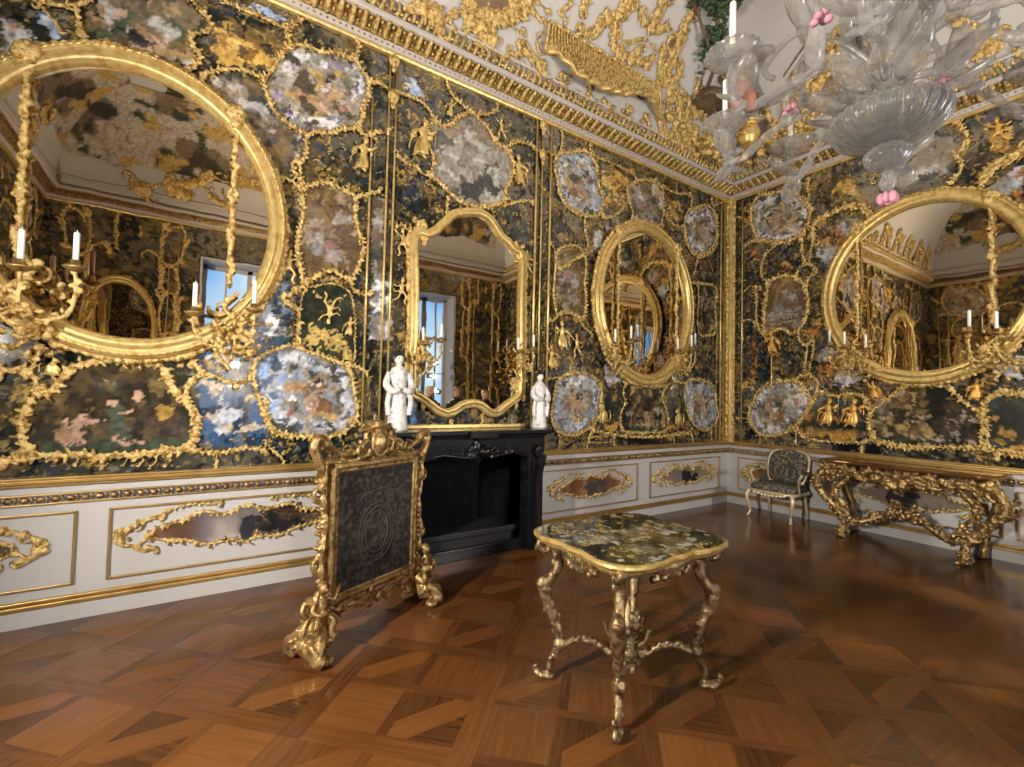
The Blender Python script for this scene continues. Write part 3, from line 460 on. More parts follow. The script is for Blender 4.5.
FIGS=[
('L','lady',(-5.45,4.01),0.42,'tall gilt figure in a long robe left of the pale landscape painting'),
('L','child',(-5.14,4.54),0.2,'small gilt figure with raised arms near the bright lamp glint'),
('L','dancer',(-4.49,4.5),0.26,'gilt dancing figure right above the pale landscape painting'),
('L','lady',(-4.21,4.06),0.36,'gilt figure in a skirt between landscape painting and pilaster'),
('L','lady',(-6.03,3.7),0.34,'gilt robed figure beside the round mirror on green glass'),
('L','dancer',(-6.6,2.54),0.3,'gilt putto right of the left oval mirror rim'),
('L','acrobat',(-6.25,2.22),0.3,'gilt acrobat leaping on the dark green glass panel'),
('L','child',(-6.09,2.14),0.18,'small gilt figure riding a scroll under the acrobat'),
('L','monkey',(-8.04,1.67),0.16,'gilt monkey in the dark gap under the left oval mirror'),
('L','dancer',(-5.59,2.96),0.3,'gilt putto at the upper left side of the mantel mirror'),
('L','dancer',(-5.59,2.49),0.28,'gilt putto lower down at the left side of the mantel mirror'),
('L','dancer',(-4.1,3.03),0.3,'gilt putto at the upper right side of the mantel mirror'),
('L','dancer',(-1.84,4.53),0.2,'gilt figure above the rim of the right oval mirror'),
('L','lady',(-3.52,2.21),0.36,'gilt standing figure left above the low blue medallion by the fireplace'),
('L','dancer',(-3.31,2.11),0.32,'gilt dancing figure right above the low blue medallion by the fireplace'),
('L','child',(-3.68,1.96),0.3,'small gilt figure crouching beside the pilaster right of the fireplace'),
('L','monkey',(-2.82,1.29),0.3,'gilt seated beast between low blue medallion and small dark painting'),
('L','monkey',(-1.29,1.25),0.3,'gilt seated beast between small dark painting and corner medallion'),
('R','lady',(-1.46,1.33),0.38,'gold robed figure standing at the left in the dark painting over the console table'),
('R','lady',(-1.75,1.33),0.38,'gold robed figure standing at the right in the dark painting over the console table'),
('R','lady',(-0.76,2.38),0.34,'orange gilt figure under the brown arched painting near the corner'),
('R','child',(-2.03,1.71),0.22,'small gilt figure left below the far oval mirror'),
('R','child',(-2.93,1.7),0.24,'small gilt figure right below the far oval mirror'),
('R','dancer',(-3.14,4.47),0.34,'orange gilt figure on dark glass above the far oval mirror'),
]
CEILG=[
('L',0.16,[(-5.61,0.094),(-5.55,0.074),(-5.41,0.075),(-5.31,0.059)]),
('L',0.05,[(-5.36,0.067),(-5.23,0.117),(-5.09,0.142),(-5.01,0.123),(-4.85,0.116)]),
('L',0.17,[(-5.06,0.13),(-4.93,0.128),(-4.83,0.103),(-4.71,0.078)]),
('L',0.11,[(-5.1,0.189),(-5,0.159),(-4.89,0.153),(-4.82,0.19),(-4.67,0.208),(-4.5,0.248)]),
('L',0.11,[(-5.1,0.141),(-4.99,0.11),(-4.88,0.176),(-4.7,0.199),(-4.52,0.223),(-4.4,0.266),(-4.34,0.319)]),
('L',0.07,[(-4.55,0.29),(-4.51,0.263),(-4.44,0.293),(-4.45,0.308)]),
('L',0.06,[(-4.39,0.302),(-4.26,0.281),(-4.04,0.274)]),
('L',0.05,[(-4.31,0.324),(-4.2,0.335),(-4.07,0.315)]),
('L',0.09,[(-4.43,0.145),(-4.34,0.124),(-4.21,0.098),(-4.02,0.09)]),
('L',0.05,[(-4.39,0.204),(-4.32,0.163),(-4.25,0.129)]),
('L',0.05,[(-4.16,0.217),(-4.17,0.169),(-4.1,0.135)]),
('L',0.04,[(-4.53,0.198),(-4.44,0.179),(-4.36,0.192)]),
('L',0.06,[(-3.83,0.329),(-3.94,0.347),(-3.84,0.391),(-3.84,0.419)]),
('L',0.09,[(-3.68,0.392),(-3.65,0.426),(-3.62,0.46)]),
('L',0.1,[(-3.68,0.346),(-3.56,0.328),(-3.43,0.34),(-3.33,0.387)]),
('L',0.15,[(-3.41,0.393),(-3.25,0.441),(-3.12,0.485),(-3.08,0.542)]),
('L',0.11,[(-3.13,0.402),(-3.1,0.356),(-2.98,0.326),(-2.76,0.341),(-2.68,0.384)]),
('L',0.05,[(-2.99,0.375),(-2.83,0.411),(-2.71,0.443)]),
('L',0.14,[(-3.22,0.475),(-3.1,0.519),(-3.12,0.556)]),
('L',0.1,[(-3.37,0.41),(-3.21,0.458),(-3.08,0.502)]),
('L',0.11,[(-3.15,0.409),(-3.05,0.345),(-2.83,0.328),(-2.61,0.343),(-2.42,0.362)]),
('L',0.1,[(-2.87,0.572),(-2.77,0.529),(-2.58,0.51),(-2.38,0.569),(-2.44,0.58)]),
('L',0.12,[(-2.62,0.535),(-2.61,0.603),(-2.6,0.663)]),
('L',0.05,[(-2.86,0.387),(-2.72,0.441),(-2.53,0.452),(-2.38,0.434)]),
('L',0.04,[(-2.56,0.373),(-2.41,0.419),(-2.34,0.464)]),
('L',0.14,[(-2.17,0.369),(-2.15,0.452),(-2.09,0.554),(-2.13,0.642),(-2.14,0.69)]),
('L',0.12,[(-2.24,0.314),(-2.04,0.334),(-1.87,0.383),(-1.88,0.426)]),
('L',0.08,[(-2.24,0.391),(-2.22,0.339),(-2.11,0.322)]),
('L',0.12,[(-2.24,0.214),(-2.11,0.164),(-2,0.11)]),
('L',0.12,[(-1.95,0.187),(-1.79,0.162),(-1.55,0.158),(-1.26,0.184)]),
('L',0.13,[(-1.26,0.331),(-1.02,0.353),(-0.83,0.368)]),
('L',0.11,[(-1.14,0.274),(-1,0.244),(-0.78,0.247)]),
('R',0.1,[(-0.44,0.497),(-0.6,0.43),(-0.72,0.416)]),
('R',0.11,[(-0.8,0.319),(-0.83,0.235),(-1.01,0.225),(-1.14,0.249),(-1.09,0.284)]),
('R',0.12,[(-0.46,0.212),(-0.55,0.157),(-0.75,0.173),(-0.97,0.183)]),
('R',0.12,[(-1.05,0.13),(-1.2,0.14),(-1.31,0.142)]),
('R',0.11,[(-1.79,0.477),(-1.85,0.411),(-1.98,0.372),(-2.09,0.383),(-2.13,0.454),(-2.05,0.496)]),
('R',0.1,[(-2.57,0.361),(-2.62,0.395),(-2.69,0.4)]),
('R',0.14,[(-2.93,0.163),(-3.02,0.187),(-3.12,0.184),(-3.18,0.137)]),
('R',0.1,[(-2.38,0.185),(-2.54,0.212),(-2.61,0.23)]),
('R',0.07,[(-1.65,0.283),(-1.71,0.244),(-1.77,0.271)]),
('R',0.09,[(-2.81,0.343),(-2.95,0.272),(-3.04,0.193)]),
('R',0.12,[(-3.02,0.143),(-3.13,0.115),(-3.21,0.128)]),
]
MANTEL=[(-5.48,3.21),(-5.36,3.23),(-5.25,3.3),(-5.19,3.37),(-5.14,3.42),(-5.06,3.51),(-4.9,3.57),(-4.73,3.6),(-4.61,3.55),(-4.53,3.47),(-4.46,3.39),(-4.38,3.36),(-4.3,3.29),(-4.19,3.24),(-4.18,2.74),(-4.17,2.17),(-4.17,1.66),(-4.21,1.61),(-4.34,1.53),(-4.47,1.44),(-4.57,1.45),(-4.67,1.52),(-4.79,1.54),(-4.91,1.51),(-5,1.45),(-5.09,1.43),(-5.17,1.46),(-5.26,1.52),(-5.35,1.58),(-5.44,1.62),(-5.46,1.69),(-5.46,2.06),(-5.45,2.16),(-5.46,2.68)]
# ------------------------------------------------------------------ painting on glass (vertex colours, the paint's own pattern only)
def vnoise(U, Z, sc, seed):
    R = np.random.RandomState(seed).rand(64, 64)
    x = U*sc + seed*3.7; y = Z*sc + seed*1.9
    i = np.floor(x).astype(int); j = np.floor(y).astype(int); a = x-i; b = y-j
    a = a*a*(3-2*a); b = b*b*(3-2*b); g = lambda p, q: R[q % 64, p % 64]
    return (g(i,j)*(1-a)+g(i+1,j)*a)*(1-b)+(g(i,j+1)*(1-a)+g(i+1,j+1)*a)*b
def fbm(U, Z, sc, seed, o=3):
    t = 0; w = 1; s = 0
    for k in range(o): t = t + w*vnoise(U, Z, sc*2**k, seed+11*k); s += w; w *= 0.55
    return t/s
def inside(U, Z, P):
    r = np.zeros(U.shape, bool); n = len(P)
    for i in range(n):
        (x0, y0), (x1, y1) = P[i], P[(i+1) % n]
        if y0 == y1: continue
        r ^= ((y0 > Z) != (y1 > Z)) & (U < (x1-x0)*(Z-y0)/(y1-y0)+x0)
    return r
def edge_dist(U, Z, P):
    d = np.full(U.shape, 9.0); n = len(P)
    for i in range(n):
        (x0, y0), (x1, y1) = P[i], P[(i+1) % n]; L = (x1-x0)**2+(y1-y0)**2+1e-9
        t = np.clip(((U-x0)*(x1-x0)+(Z-y0)*(y1-y0))/L, 0, 1)
        d = np.minimum(d, np.hypot(U-x0-t*(x1-x0), Z-y0-t*(y1-y0)))
    return d
class Canvas:
    def __init__(s, u0, u1, z0, z1, cell, seed, base=True):
        s.u = np.arange(u0, u1+cell/2, cell); s.z = np.arange(z0, z1+cell/2, cell); s.cell = cell
        s.U, s.Z = np.meshgrid(s.u, s.z); s.c = np.zeros(s.U.shape+(4,)); s.seed = seed
        full = np.ones(s.U.shape, bool)
        s.fill(full, (0.017, 0.025, 0.021), 0.30)
        s.layer(full, (0.058, 0.045, 0.025), 2.2, 0.45, 1, 0.42)
        s.layer(full, (0.009, 0.017, 0.017), 3.0, 0.35, 2, 0.15)
        s.layer(full, (0.12, 0.078, 0.03), 16, 0.16, 4, 0.08)
        s.layer(full, (0.12, 0.11, 0.085), 24, 0.10, 3, 0.12)
        s.layer(full, (0.006, 0.008, 0.009), 19, 0.20, 6, 0.05)
        s.layer(full, (0.02, 0.035, 0.07), 12, 0.06, 5, 0.2)
        s.layer(full, (0.34, 0.23, 0.07), 30, 0.05, 7, 0.03)
        r = random.Random(seed)
        for k in range(int((u1-u0)*(z1-z0)*15)): s.sprig(r, r.uniform(u0, u1), r.uniform(z0, z1))
    def fill(s, m, col, al): s.c[m, :3] = col; s.c[m, 3] = al
    def layer(s, m, col, sc, cover, seed, al=None, soft=0.05, where=None):
        n = fbm(s.U[m], s.Z[m], sc, s.seed*17+seed)
        if n.size == 0: return
        t = np.quantile(n, 1-cover); w = np.clip((n-t)/soft+0.5, 0, 1)
        if where is not None: w = w*where
        s.c[m, :3] = s.c[m, :3]*(1-w[:, None])+np.array(col)*w[:, None]
        if al is not None: s.c[m, 3] = s.c[m, 3]*(1-w)+al*w
    def dab(s, u, z, ru, rz, col, al=0.1, m=None, wob=0.25):
        i0, i1 = np.searchsorted(s.u, (u-ru*1.4, u+ru*1.4)); j0, j1 = np.searchsorted(s.z, (z-rz*1.4, z+rz*1.4))
        if i0 >= i1 or j0 >= j1: return
        U = s.U[j0:j1, i0:i1]; Z = s.Z[j0:j1, i0:i1]
        d = np.hypot((U-u)/ru, (Z-z)/rz)+wob*(fbm(U, Z, 14, s.seed)-0.5)*2
        k = d < 1
        if m is not None: k &= m[j0:j1, i0:i1]
        q = s.c[j0:j1, i0:i1]; q[k, :3] = col; q[k, 3] = al
    def stroke(s, pts, w, col, al=0.05, m=None):
        for (u, z) in pts: s.dab(u, z, w, w, col, al, m, 0)
    def sprig(s, r, u, z, R=None, col=None, m=None):
        R = R or r.uniform(0.03, 0.09); a = r.uniform(0, 6.3); t = r.choice((-1, 1)); c = col or r.choice(((0.26, 0.175, 0.055), (0.20, 0.15, 0.07), (0.32, 0.20, 0.055), (0.15, 0.12, 0.07)))
        s.stroke([(u+R*(1-q*0.8)*math.cos(a+t*q*7), z+R*(1-q*0.8)*math.sin(a+t*q*7)) for q in [i/22 for i in range(23)]], s.cell*r.uniform(0.7, 1.1), c, 0.05, m)
    def figure(s, u, z, h, robe, skin, hair, m=None, lean=0.0):
        s.dab(u, z+h*0.28, h*0.17, h*0.30, robe, 0.05, m); s.dab(u+lean*h*.5, z+h*0.58, h*0.13, h*0.2, robe, 0.05, m)
        s.dab(u+lean*h-0.02*h, z+h*0.84, h*0.085, h*0.1, skin, 0.05, m); s.dab(u+lean*h, z+h*0.92, h*0.09, h*0.06, hair, 0.05, m)
        s.stroke([(u+lean*h+h*(0.1+0.22*i/6), z+h*(0.62+0.06*i/6)) for i in range(7)], h*0.035, skin, 0.05, m)
        s.stroke([(u+h*(-0.05+0.22*i/6), z+h*(0.1-0.1*i/6)) for i in range(7)], h*0.04, skin, 0.05, m)
    def finish(s, amp=0.030):
        """brushy edges and the fine grain of the paint"""
        dx = (fbm(s.U, s.Z, 17, s.seed+1, 2)-.5)*2*amp+(fbm(s.U, s.Z, 45, s.seed+5, 1)-.5)*amp; dz = (fbm(s.U, s.Z, 17, s.seed+2, 2)-.5)*2*amp+(fbm(s.U, s.Z, 45, s.seed+6, 1)-.5)*amp
        nz, nu = s.U.shape; jj, ii = np.mgrid[0:nz, 0:nu]
        jj = np.clip(jj+np.round(dz/s.cell).astype(int), 0, nz-1); ii = np.clip(ii+np.round(dx/s.cell).astype(int), 0, nu-1)
        s.c = s.c[jj, ii]; s.c[..., :3] *= np.clip(0.35+1.3*fbm(s.U, s.Z, 38, s.seed+3, 2), .5, 1.6)[..., None]
    def panel(s, st, P, seed):
        pad = s.cell; us = [p[0] for p in P]; zs = [p[1] for p in P]
        m = np.zeros(s.U.shape, bool)
        i0, i1 = np.searchsorted(s.u, (min(us)-pad, max(us)+pad)); j0, j1 = np.searchsorted(s.z, (min(zs)-pad, max(zs)+pad))
        m[j0:j1, i0:i1] = inside(s.U[j0:j1, i0:i1], s.Z[j0:j1, i0:i1], P)
        if not m.any(): return
        U = s.U[m]; Z = s.Z[m]; e = edge_dist(U, Z, P); cu = U.mean(); cz = Z.mean(); wu = max(us)-min(us); wz = max(zs)-min(zs)
        L = lambda *a, **k: s.layer(m, *a, **k)
        r = random.Random(seed); sd = seed*7; ramp = lambda x, a, b: np.clip((x-a)/(b-a), 0, 1)
        if st in ('medal', 'blue'):
            bl = st == 'blue'
            s.fill(m, (0.26, 0.26, 0.26) if bl else (0.20, 0.175, 0.14), 0.32 if bl else 0.25)
            L((0.17, 0.14, 0.10), 7, 0.45, sd+1, 0.3); L((0.36, 0.34, 0.30), 9, 0.32, sd+2, 0.3); L((0.40, 0.27, 0.09), 12, 0.14, sd+3, 0.1)
            rim = ramp(e, 0.03, 0.05)*(1-ramp(e, 0.12, 0.15))
            L((0.47, 0.49, 0.54) if bl else (0.62, 0.61, 0.61), 5, 0.72, sd+4, 0.15, where=rim)
            L((0.09, 0.10, 0.16) if bl else (0.22, 0.16, 0.26), 15, 0.2, sd+5, 0.1, where=rim)
            L((0.05, 0.05, 0.045), 13, 0.16, sd+6, 0.1)
            L((0.34, 0.42, 0.58) if bl else (0.40, 0.38, 0.36), 6, 0.16, sd+7, 0.5)
            for k in range(5): s.dab(cu+r.uniform(-.16, .16)*wu, cz+r.uniform(-.2, .12)*wz, .10*wu, .08*wz, r.choice(((0.16, 0.09, 0.045), (0.05, 0.045, 0.04), (0.33, 0.22, 0.12))), 0.1, m)
            s.figure(cu+.03*wu, cz-.2*wz, wz*0.36, (0.27, 0.19, 0.14), (0.48, 0.35, 0.28), (0.02, 0.02, 0.02), m, 0.15)
            for k in range(9): s.dab(cu+r.uniform(-.34, .34)*wu, cz+r.uniform(-.34, .34)*wz, .03*wu, .03*wz, r.choice(((0.26, 0.10, 0.10), (0.12, 0.13, 0.20), (0.55, 0.54, 0.52), (0.10, 0.11, 0.08))), 0.05, m)
        elif st in ('arch', 'arch2', 'arch3'):
            s.fill(m, (0.15, 0.105, 0.062) if st != 'arch2' else (0.20, 0.18, 0.15), 0.5); L((0.08, 0.055, 0.035), 5, 0.4, sd, 0.4); L((0.30, 0.24, 0.17), 9, 0.2, sd+1, 0.35)
            for k in range(9): s.dab(cu+r.uniform(-.2, .2)*wu, cz+r.uniform(-.22, .16)*wz, .13*wu, .06*wz, r.choice(((0.30, 0.27, 0.26), (0.22, 0.14, 0.12), (0.19, 0.19, 0.20), (0.10, 0.07, 0.05))), 0.25, m, 0.7)
            if st == 'arch3':
                for k in range(7): s.dab(cu, cz-.1*wz-k*.03*wz, .40*wu, .010*wz, ((0.34, 0.31, 0.30), (0.12, 0.10, 0.08))[k % 2], 0.2, m)
            if st == 'arch2': L((0.5, 0.47, 0.42), 7, 0.22, sd+3, 0.2); L((0.06, 0.05, 0.05), 9, 0.3, sd+4, 0.2)
        elif st == 'tray':
            s.fill(m, (0.012, 0.018, 0.013), 0.10); L((0.025, 0.03, 0.02), 4, 0.4, sd)
            s.stroke([(cu-wu*.33+wu*.66*i/20, max(zs)-wz*(0.12+0.12*math.sin(PI*i/20))) for i in range(21)], 0.008, (0.40, 0.28, 0.10), 0.05, m)
            for k in range(12): s.sprig(r, cu+r.uniform(-.4, .4)*wu, cz+r.uniform(-.45, -.1)*wz, r.uniform(.04, .09), (0.42, 0.30, 0.10), m)
        elif st in ('monkey', 'monkey2'):
            s.fill(m, (0.026, 0.022, 0.015), 0.16); L((0.06, 0.043, 0.022), 7, 0.4, sd, 0.22); L((0.10, 0.07, 0.03), 13, 0.14, sd+8, 0.1); L((0.16, 0.115, 0.05), 9, 0.16, sd+1, 0.2, where=ramp(Z, cz-.1*wz, cz+.3*wz))
            gz = min(zs)+.16*wz; L((0.035, 0.05, 0.033), 6, 0.9, sd+2, 0.1, where=1-ramp(Z, gz-.02, gz+.02))
            cols = ((0.30, 0.19, 0.14), (0.05, 0.06, 0.042), (0.22, 0.14, 0.08), (0.02, 0.018, 0.016), (0.36, 0.22, 0.06))
            if st == 'monkey':
                for k, (a, h) in enumerate(((-.22, .36), (.02, .52), (-.3, .3), (.12, .3))):
                    s.figure(cu+a*wu, gz-.02, wz*h, cols[(0, 1, 2, 3)[k]], (0.36, 0.23, 0.17), (0.015, 0.012, 0.01), m, (0.15, -.12, .1, .2)[k])
                s.dab(cu+.30*wu, gz+.20*wz, .13*wu, .10*wz, (0.05, 0.035, 0.025), 0.05, m); s.dab(cu+.19*wu, gz+.30*wz, .05*wu, .08*wz, (0.05, 0.035, 0.025), 0.05, m)
                s.dab(cu+.29*wu, gz+.30*wz, .045*wu, .09*wz, (0.26, 0.165, 0.04), 0.05, m); s.dab(cu+.12*wu, gz+.52*wz, .07*wu, .11*wz, (0.02, 0.015, 0.012), 0.05, m); s.dab(cu+.125*wu, gz+.47*wz, .03*wu, .06*wz, (0.42, 0.26, 0.18), 0.05, m)
                for a in (.22, .27, .34, .39): s.stroke([(cu+a*wu, gz+.12*wz*i/5-.01) for i in range(6)], .012, (0.05, 0.035, 0.025), 0.05, m)
            else:
                for k in range(8): s.figure(cu+(-.4+.115*k)*wu, gz-.03*wz, wz*r.uniform(.36, .56), r.choice(((0.05, 0.035, 0.025), (0.14, 0.095, 0.05), (0.03, 0.028, 0.025), (0.28, 0.19, 0.08))), (0.34, 0.25, 0.17), (0.02, 0.02, 0.02), m, r.uniform(-.2, .2))
                L((0.34, 0.24, 0.09), 11, 0.2, sd+5, 0.2, where=ramp(Z, cz, cz+.2*wz)); L((0.30, 0.26, 0.19), 13, 0.07, sd+6, 0.2); L((0.012, 0.014, 0.012), 6, 0.34, sd+7, 0.12)
        elif st == 'land':
            s.fill(m, (0.32, 0.29, 0.26), 0.25); t = ramp(Z, cz+.12*wz, cz+.32*wz); L((0.17, 0.115, 0.06), 6, 0.8, sd, 0.4, where=t); L((0.36, 0.26, 0.12), 12, 0.2, sd+5, 0.2, where=t)
            L((0.09, 0.08, 0.065), 9, 0.24, sd+1, 0.15); L((0.22, 0.19, 0.16), 7, 0.3, sd+2, 0.2); L((0.40, 0.38, 0.35), 8, 0.18, sd+3, 0.1)
            for k in range(7): s.dab(cu+r.uniform(-.1, .25)*wu, cz-r.uniform(0.1, .36)*wz, .07*wu, .06*wz, (0.05, 0.05, 0.05), 0.1, m, 0.6)
        elif st == 'dark2':
            s.fill(m, (0.05, 0.042, 0.032), 0.3); L((0.16, 0.13, 0.09), 7, 0.3, sd, 0.3); L((0.015, 0.018, 0.018), 8, 0.3, sd+1, 0.1); L((0.34, 0.26, 0.12), 13, 0.12, sd+2)
        elif st in ('gold', 'dragon'):
            if st == 'gold':
                s.fill(m, (0.018, 0.022, 0.020), 0.15); gz = min(zs)+.2*wz
                L((0.44, 0.25, 0.06), 8, 0.7, sd, 0.1, where=1-ramp(Z, gz-.03, gz+.04)); L((0.30, 0.17, 0.045), 9, 0.16, sd+1, 0.1); L((0.03, 0.05, 0.06), 6, 0.2, sd+2)
            else:
                L((0.46, 0.29, 0.07), 8, 0.5, sd, 0.1); L((0.62, 0.42, 0.13), 14, 0.2, sd+1, 0.1); L((0.22, 0.11, 0.03), 11, 0.16, sd+2, 0.1)
        elif st == 'shell':
            s.fill(m, (0.42, 0.42, 0.43), 0.2); L((0.56, 0.57, 0.62), 6, 0.4, sd, 0.15); L((0.28, 0.26, 0.25), 8, 0.2, sd+1, 0.2); L((0.06, 0.08, 0.18), 12, 0.08, sd+2, 0.1); L((0.36, 0.17, 0.07), 9, 0.12, sd+3, 0.1); L((0.08, 0.11, 0.06), 12, 0.07, sd+4)
        elif st == 'window_sky': s.fill(m, (0.34, 0.46, 0.72), 0.35); L((0.60, 0.64, 0.72), 7, 0.4, sd, 0.3); L((0.10, 0.12, 0.2), 11, 0.14, sd+1)  # the window's blue reflection, painted onto the glass
        elif st == 'grey': s.fill(m, (0.13, 0.10, 0.07), 0.4); L((0.24, 0.21, 0.17), 7, 0.3, sd, 0.3); L((0.04, 0.045, 0.05), 9, 0.2, sd+1, 0.1); L((0.42, 0.40, 0.40), 10, 0.14, sd+2)
        elif st == 'whiteflower': s.fill(m, (0.34, 0.33, 0.33), 0.5); L((0.70, 0.71, 0.74), 9, 0.42, sd, 0.2); L((0.07, 0.08, 0.13), 13, 0.16, sd+1)
        elif st == 'garden':
            s.fill(m, (0.13, 0.095, 0.06), 0.35); L((0.28, 0.19, 0.10), 7, 0.3, sd, 0.2); L((0.05, 0.07, 0.04), 8, 0.2, sd+1, 0.1); L((0.38, 0.24, 0.19), 9, 0.12, sd+2, 0.1); L((0.38, 0.37, 0.36), 9, 0.14, sd+3, 0.2); L((0.02, 0.02, 0.02), 11, 0.12, sd+4)
        elif st == 'scene': s.fill(m, (0.07, 0.06, 0.045), 0.35); L((0.42, 0.33, 0.20), 7, 0.3, sd, 0.1); L((0.015, 0.015, 0.015), 8, 0.22, sd+1, 0.1); L((0.46, 0.46, 0.46), 9, 0.16, sd+2, 0.3)
        elif st == 'rust': L((0.40, 0.17, 0.045), 9, 0.5, sd, 0.1); L((0.50, 0.30, 0.08), 13, 0.2, sd+1, 0.1); L((0.14, 0.03, 0.02), 10, 0.15, sd+2, 0.1)
        elif st == 'dark': s.fill(m, (0.008, 0.008, 0.009), 0.1)
def paint_mesh(name, cv, T, d, mask=None, parent=None, m_=None):
    """the canvas, or the cells of it inside a mask, as a grid with its paint"""
    nz, nu = cv.U.shape; cells = np.ones((nz-1, nu-1), bool)
    if mask is not None: cells = mask[:-1, :-1] & mask[1:, :-1] & mask[:-1, 1:] & mask[1:, 1:]
    jj, ii = np.nonzero(cells); a = jj*nu+ii; F = np.stack([a, a+1, a+nu+1, a+nu], 1)
    used, inv = np.unique(F, return_inverse=True); F = inv.reshape(F.shape)
    u = cv.U.ravel()[used]; z = cv.Z.ravel()[used]; x, y, zz = T((u, np.full_like(u, d), z))
    co = np.stack([x+0*u, y+0*u, zz+0*u], 1)
    me = bpy.data.meshes.new(name); n = len(used); k = len(F)
    if T in (TR, TB) and T is TB: F = F[:, ::-1]
    if T is TW: F = F[:, ::-1]
    me.vertices.add(n); me.vertices.foreach_set('co', co.astype(np.float32).ravel()); me.loops.add(4*k); me.loops.foreach_set('vertex_index', F.astype(np.int32).ravel())
    me.polygons.add(k); me.polygons.foreach_set('loop_start', np.arange(0, 4*k, 4, dtype=np.int32)); me.polygons.foreach_set('use_smooth', np.ones(k, bool)); me.update(calc_edges=True)
    at = me.color_attributes.new('paint', 'FLOAT_COLOR', 'POINT'); at.data.foreach_set('color', cv.c.reshape(-1, 4)[used].astype(np.float32).ravel())
    me.materials.append(m_ or PAINTED); o = bpy.data.objects.new(name, me); SC.collection.objects.link(o)
    if parent: o.parent = parent
    return o
ZG, ZT = 0.975, 4.94
def wall_canvas(w, u0, u1, cell, seed):
    cv = Canvas(u0, u1, ZG, ZT, cell, seed)
    for k, (ww, st, P) in enumerate(PATCHES):
        if ww == w: cv.panel(st, P, 100+k)
    for k, (ww, st, lb, wd_, P) in enumerate(PANELS):
        if ww == w: cv.panel(st, P, 200+k)
    cv.finish(); return cv
def flip(P, ax): return [(round(2*ax-a, 3), b) for a, b in P]
# the hidden end of the left bay repeats the visible end, mirrored about the oval mirror's axis; the far right end of the right wall too
MB_, MP_ = [], []
for (w, wd_, P) in BANDS:
    c = sum(q[0] for q in P)/len(P)
    if w == 'L' and -7.0 < c < -5.98: MB_.append(('L', wd_, flip(P, -7.62)))
    if w == 'R' and c > -1.75: MB_.append(('R', wd_, flip(P, -2.48)))
for (w, st, lb, wd_, P) in PANELS:
    c = sum(q[0] for q in P)/len(P)
    if w == 'L' and -7.0 < c < -5.98: MP_.append((w, st, None, wd_, flip(P, -7.62)))
    if w == 'R' and c > -1.75: MP_.append((w, st, None, wd_, flip(P, -2.48)))
HID = ['%s painted glass panel beyond the left end of the fireplace wall' % a for a in ()]
BANDS += MB_; PANELS += MP_
CVL = wall_canvas('L', -9.7, 0.0, 0.0125, 3)
CVR = wall_canvas('R', -7.0, 0.0, 0.016, 4)
struct(paint_mesh('wall_left', CVL, TL, 0.0))
struct(paint_mesh('wall_right', CVR, TR, 0.0))
def coarse(w, u0, u1, seed, panels, T):
    cv = Canvas(u0-.03, u1+.05, ZG, ZT+.02, 0.03, seed)
    for k, (st, P) in enumerate(panels): cv.panel(st, P, 400+k)
    return cv
bp = [(st, [(a, b) for a, b in P]) for (w, st, lb, wd_, P) in PANELS if w == 'R']
bp += [(st, [(-7.0-a, b) for a, b in P]) for (w, st, lb, wd_, P) in PANELS if w == 'R' and P[0][0] > -2.4]
struct(paint_mesh('wall_back', coarse('B', -7.0, 0.0, 8, bp, TB), TB, 0.0))
# ------------------------------------------------------------------ floor: parquet panels laid diagonally
def wood_mat():
    m = bpy.data.materials.new('parquet_wood'); m.use_nodes = True; nt = m.node_tree; b = nt.nodes['Principled BSDF']
    at = nt.nodes.new('ShaderNodeAttribute'); at.attribute_name = 'tone'; uv = nt.nodes.new('ShaderNodeUVMap'); uv.uv_map = 'grain'
    mp = nt.nodes.new('ShaderNodeMapping'); mp.inputs['Scale'].default_value = (2.2, 26, 1)
    n = nt.nodes.new('ShaderNodeTexNoise'); n.inputs['Scale'].default_value = 1.6; n.inputs['Detail'].default_value = 5; n.inputs['Distortion'].default_value = 0.6
    r = nt.nodes.new('ShaderNodeValToRGB'); r.color_ramp.elements[0].color = (0.030, 0.0100, 0.0030, 1); r.color_ramp.elements[1].color = (0.165, 0.064, 0.018, 1)
    r.color_ramp.elements[0].position = 0.2; r.color_ramp.elements[1].position = 0.85
    mx = nt.nodes.new('ShaderNodeMath'); mx.operation = 'MULTIPLY_ADD'; mx.inputs[1].default_value = 0.42
    tc = nt.nodes.new('ShaderNodeTexCoord'); n2 = nt.nodes.new('ShaderNodeTexNoise'); n2.inputs['Scale'].default_value = 1.3; n2.inputs['Detail'].default_value = 4
    nt.links.new(uv.outputs['UV'], mp.inputs['Vector']); nt.links.new(mp.outputs['Vector'], n.inputs['Vector'])
    nt.links.new(n.outputs['Fac'], mx.inputs[0]); nt.links.new(at.outputs['Fac'], mx.inputs[2]); nt.links.new(mx.outputs[0], r.inputs['Fac']); nt.links.new(r.outputs['Color'], b.inputs['Base Color'])
    nt.links.new(tc.outputs['Object'], n2.inputs['Vector']); rr = nt.nodes.new('ShaderNodeMapRange'); rr.inputs[1].default_value = 0.3; rr.inputs[2].default_value = 0.7; rr.inputs[3].default_value = 0.13; rr.inputs[4].default_value = 0.27
    nt.links.new(n2.outputs['Fac'], rr.inputs[0]); nt.links.new(rr.outputs[0], b.inputs['Roughness']); b.inputs['Specular IOR Level'].default_value = 0.45
    bp = nt.nodes.new('ShaderNodeBump'); bp.inputs['Strength'].default_value = 0.12; bp.inputs['Distance'].default_value = 0.004
    nt.links.new(n.outputs['Fac'], bp.inputs['Height']); nt.links.new(bp.outputs['Normal'], b.inputs['Normal']); return m
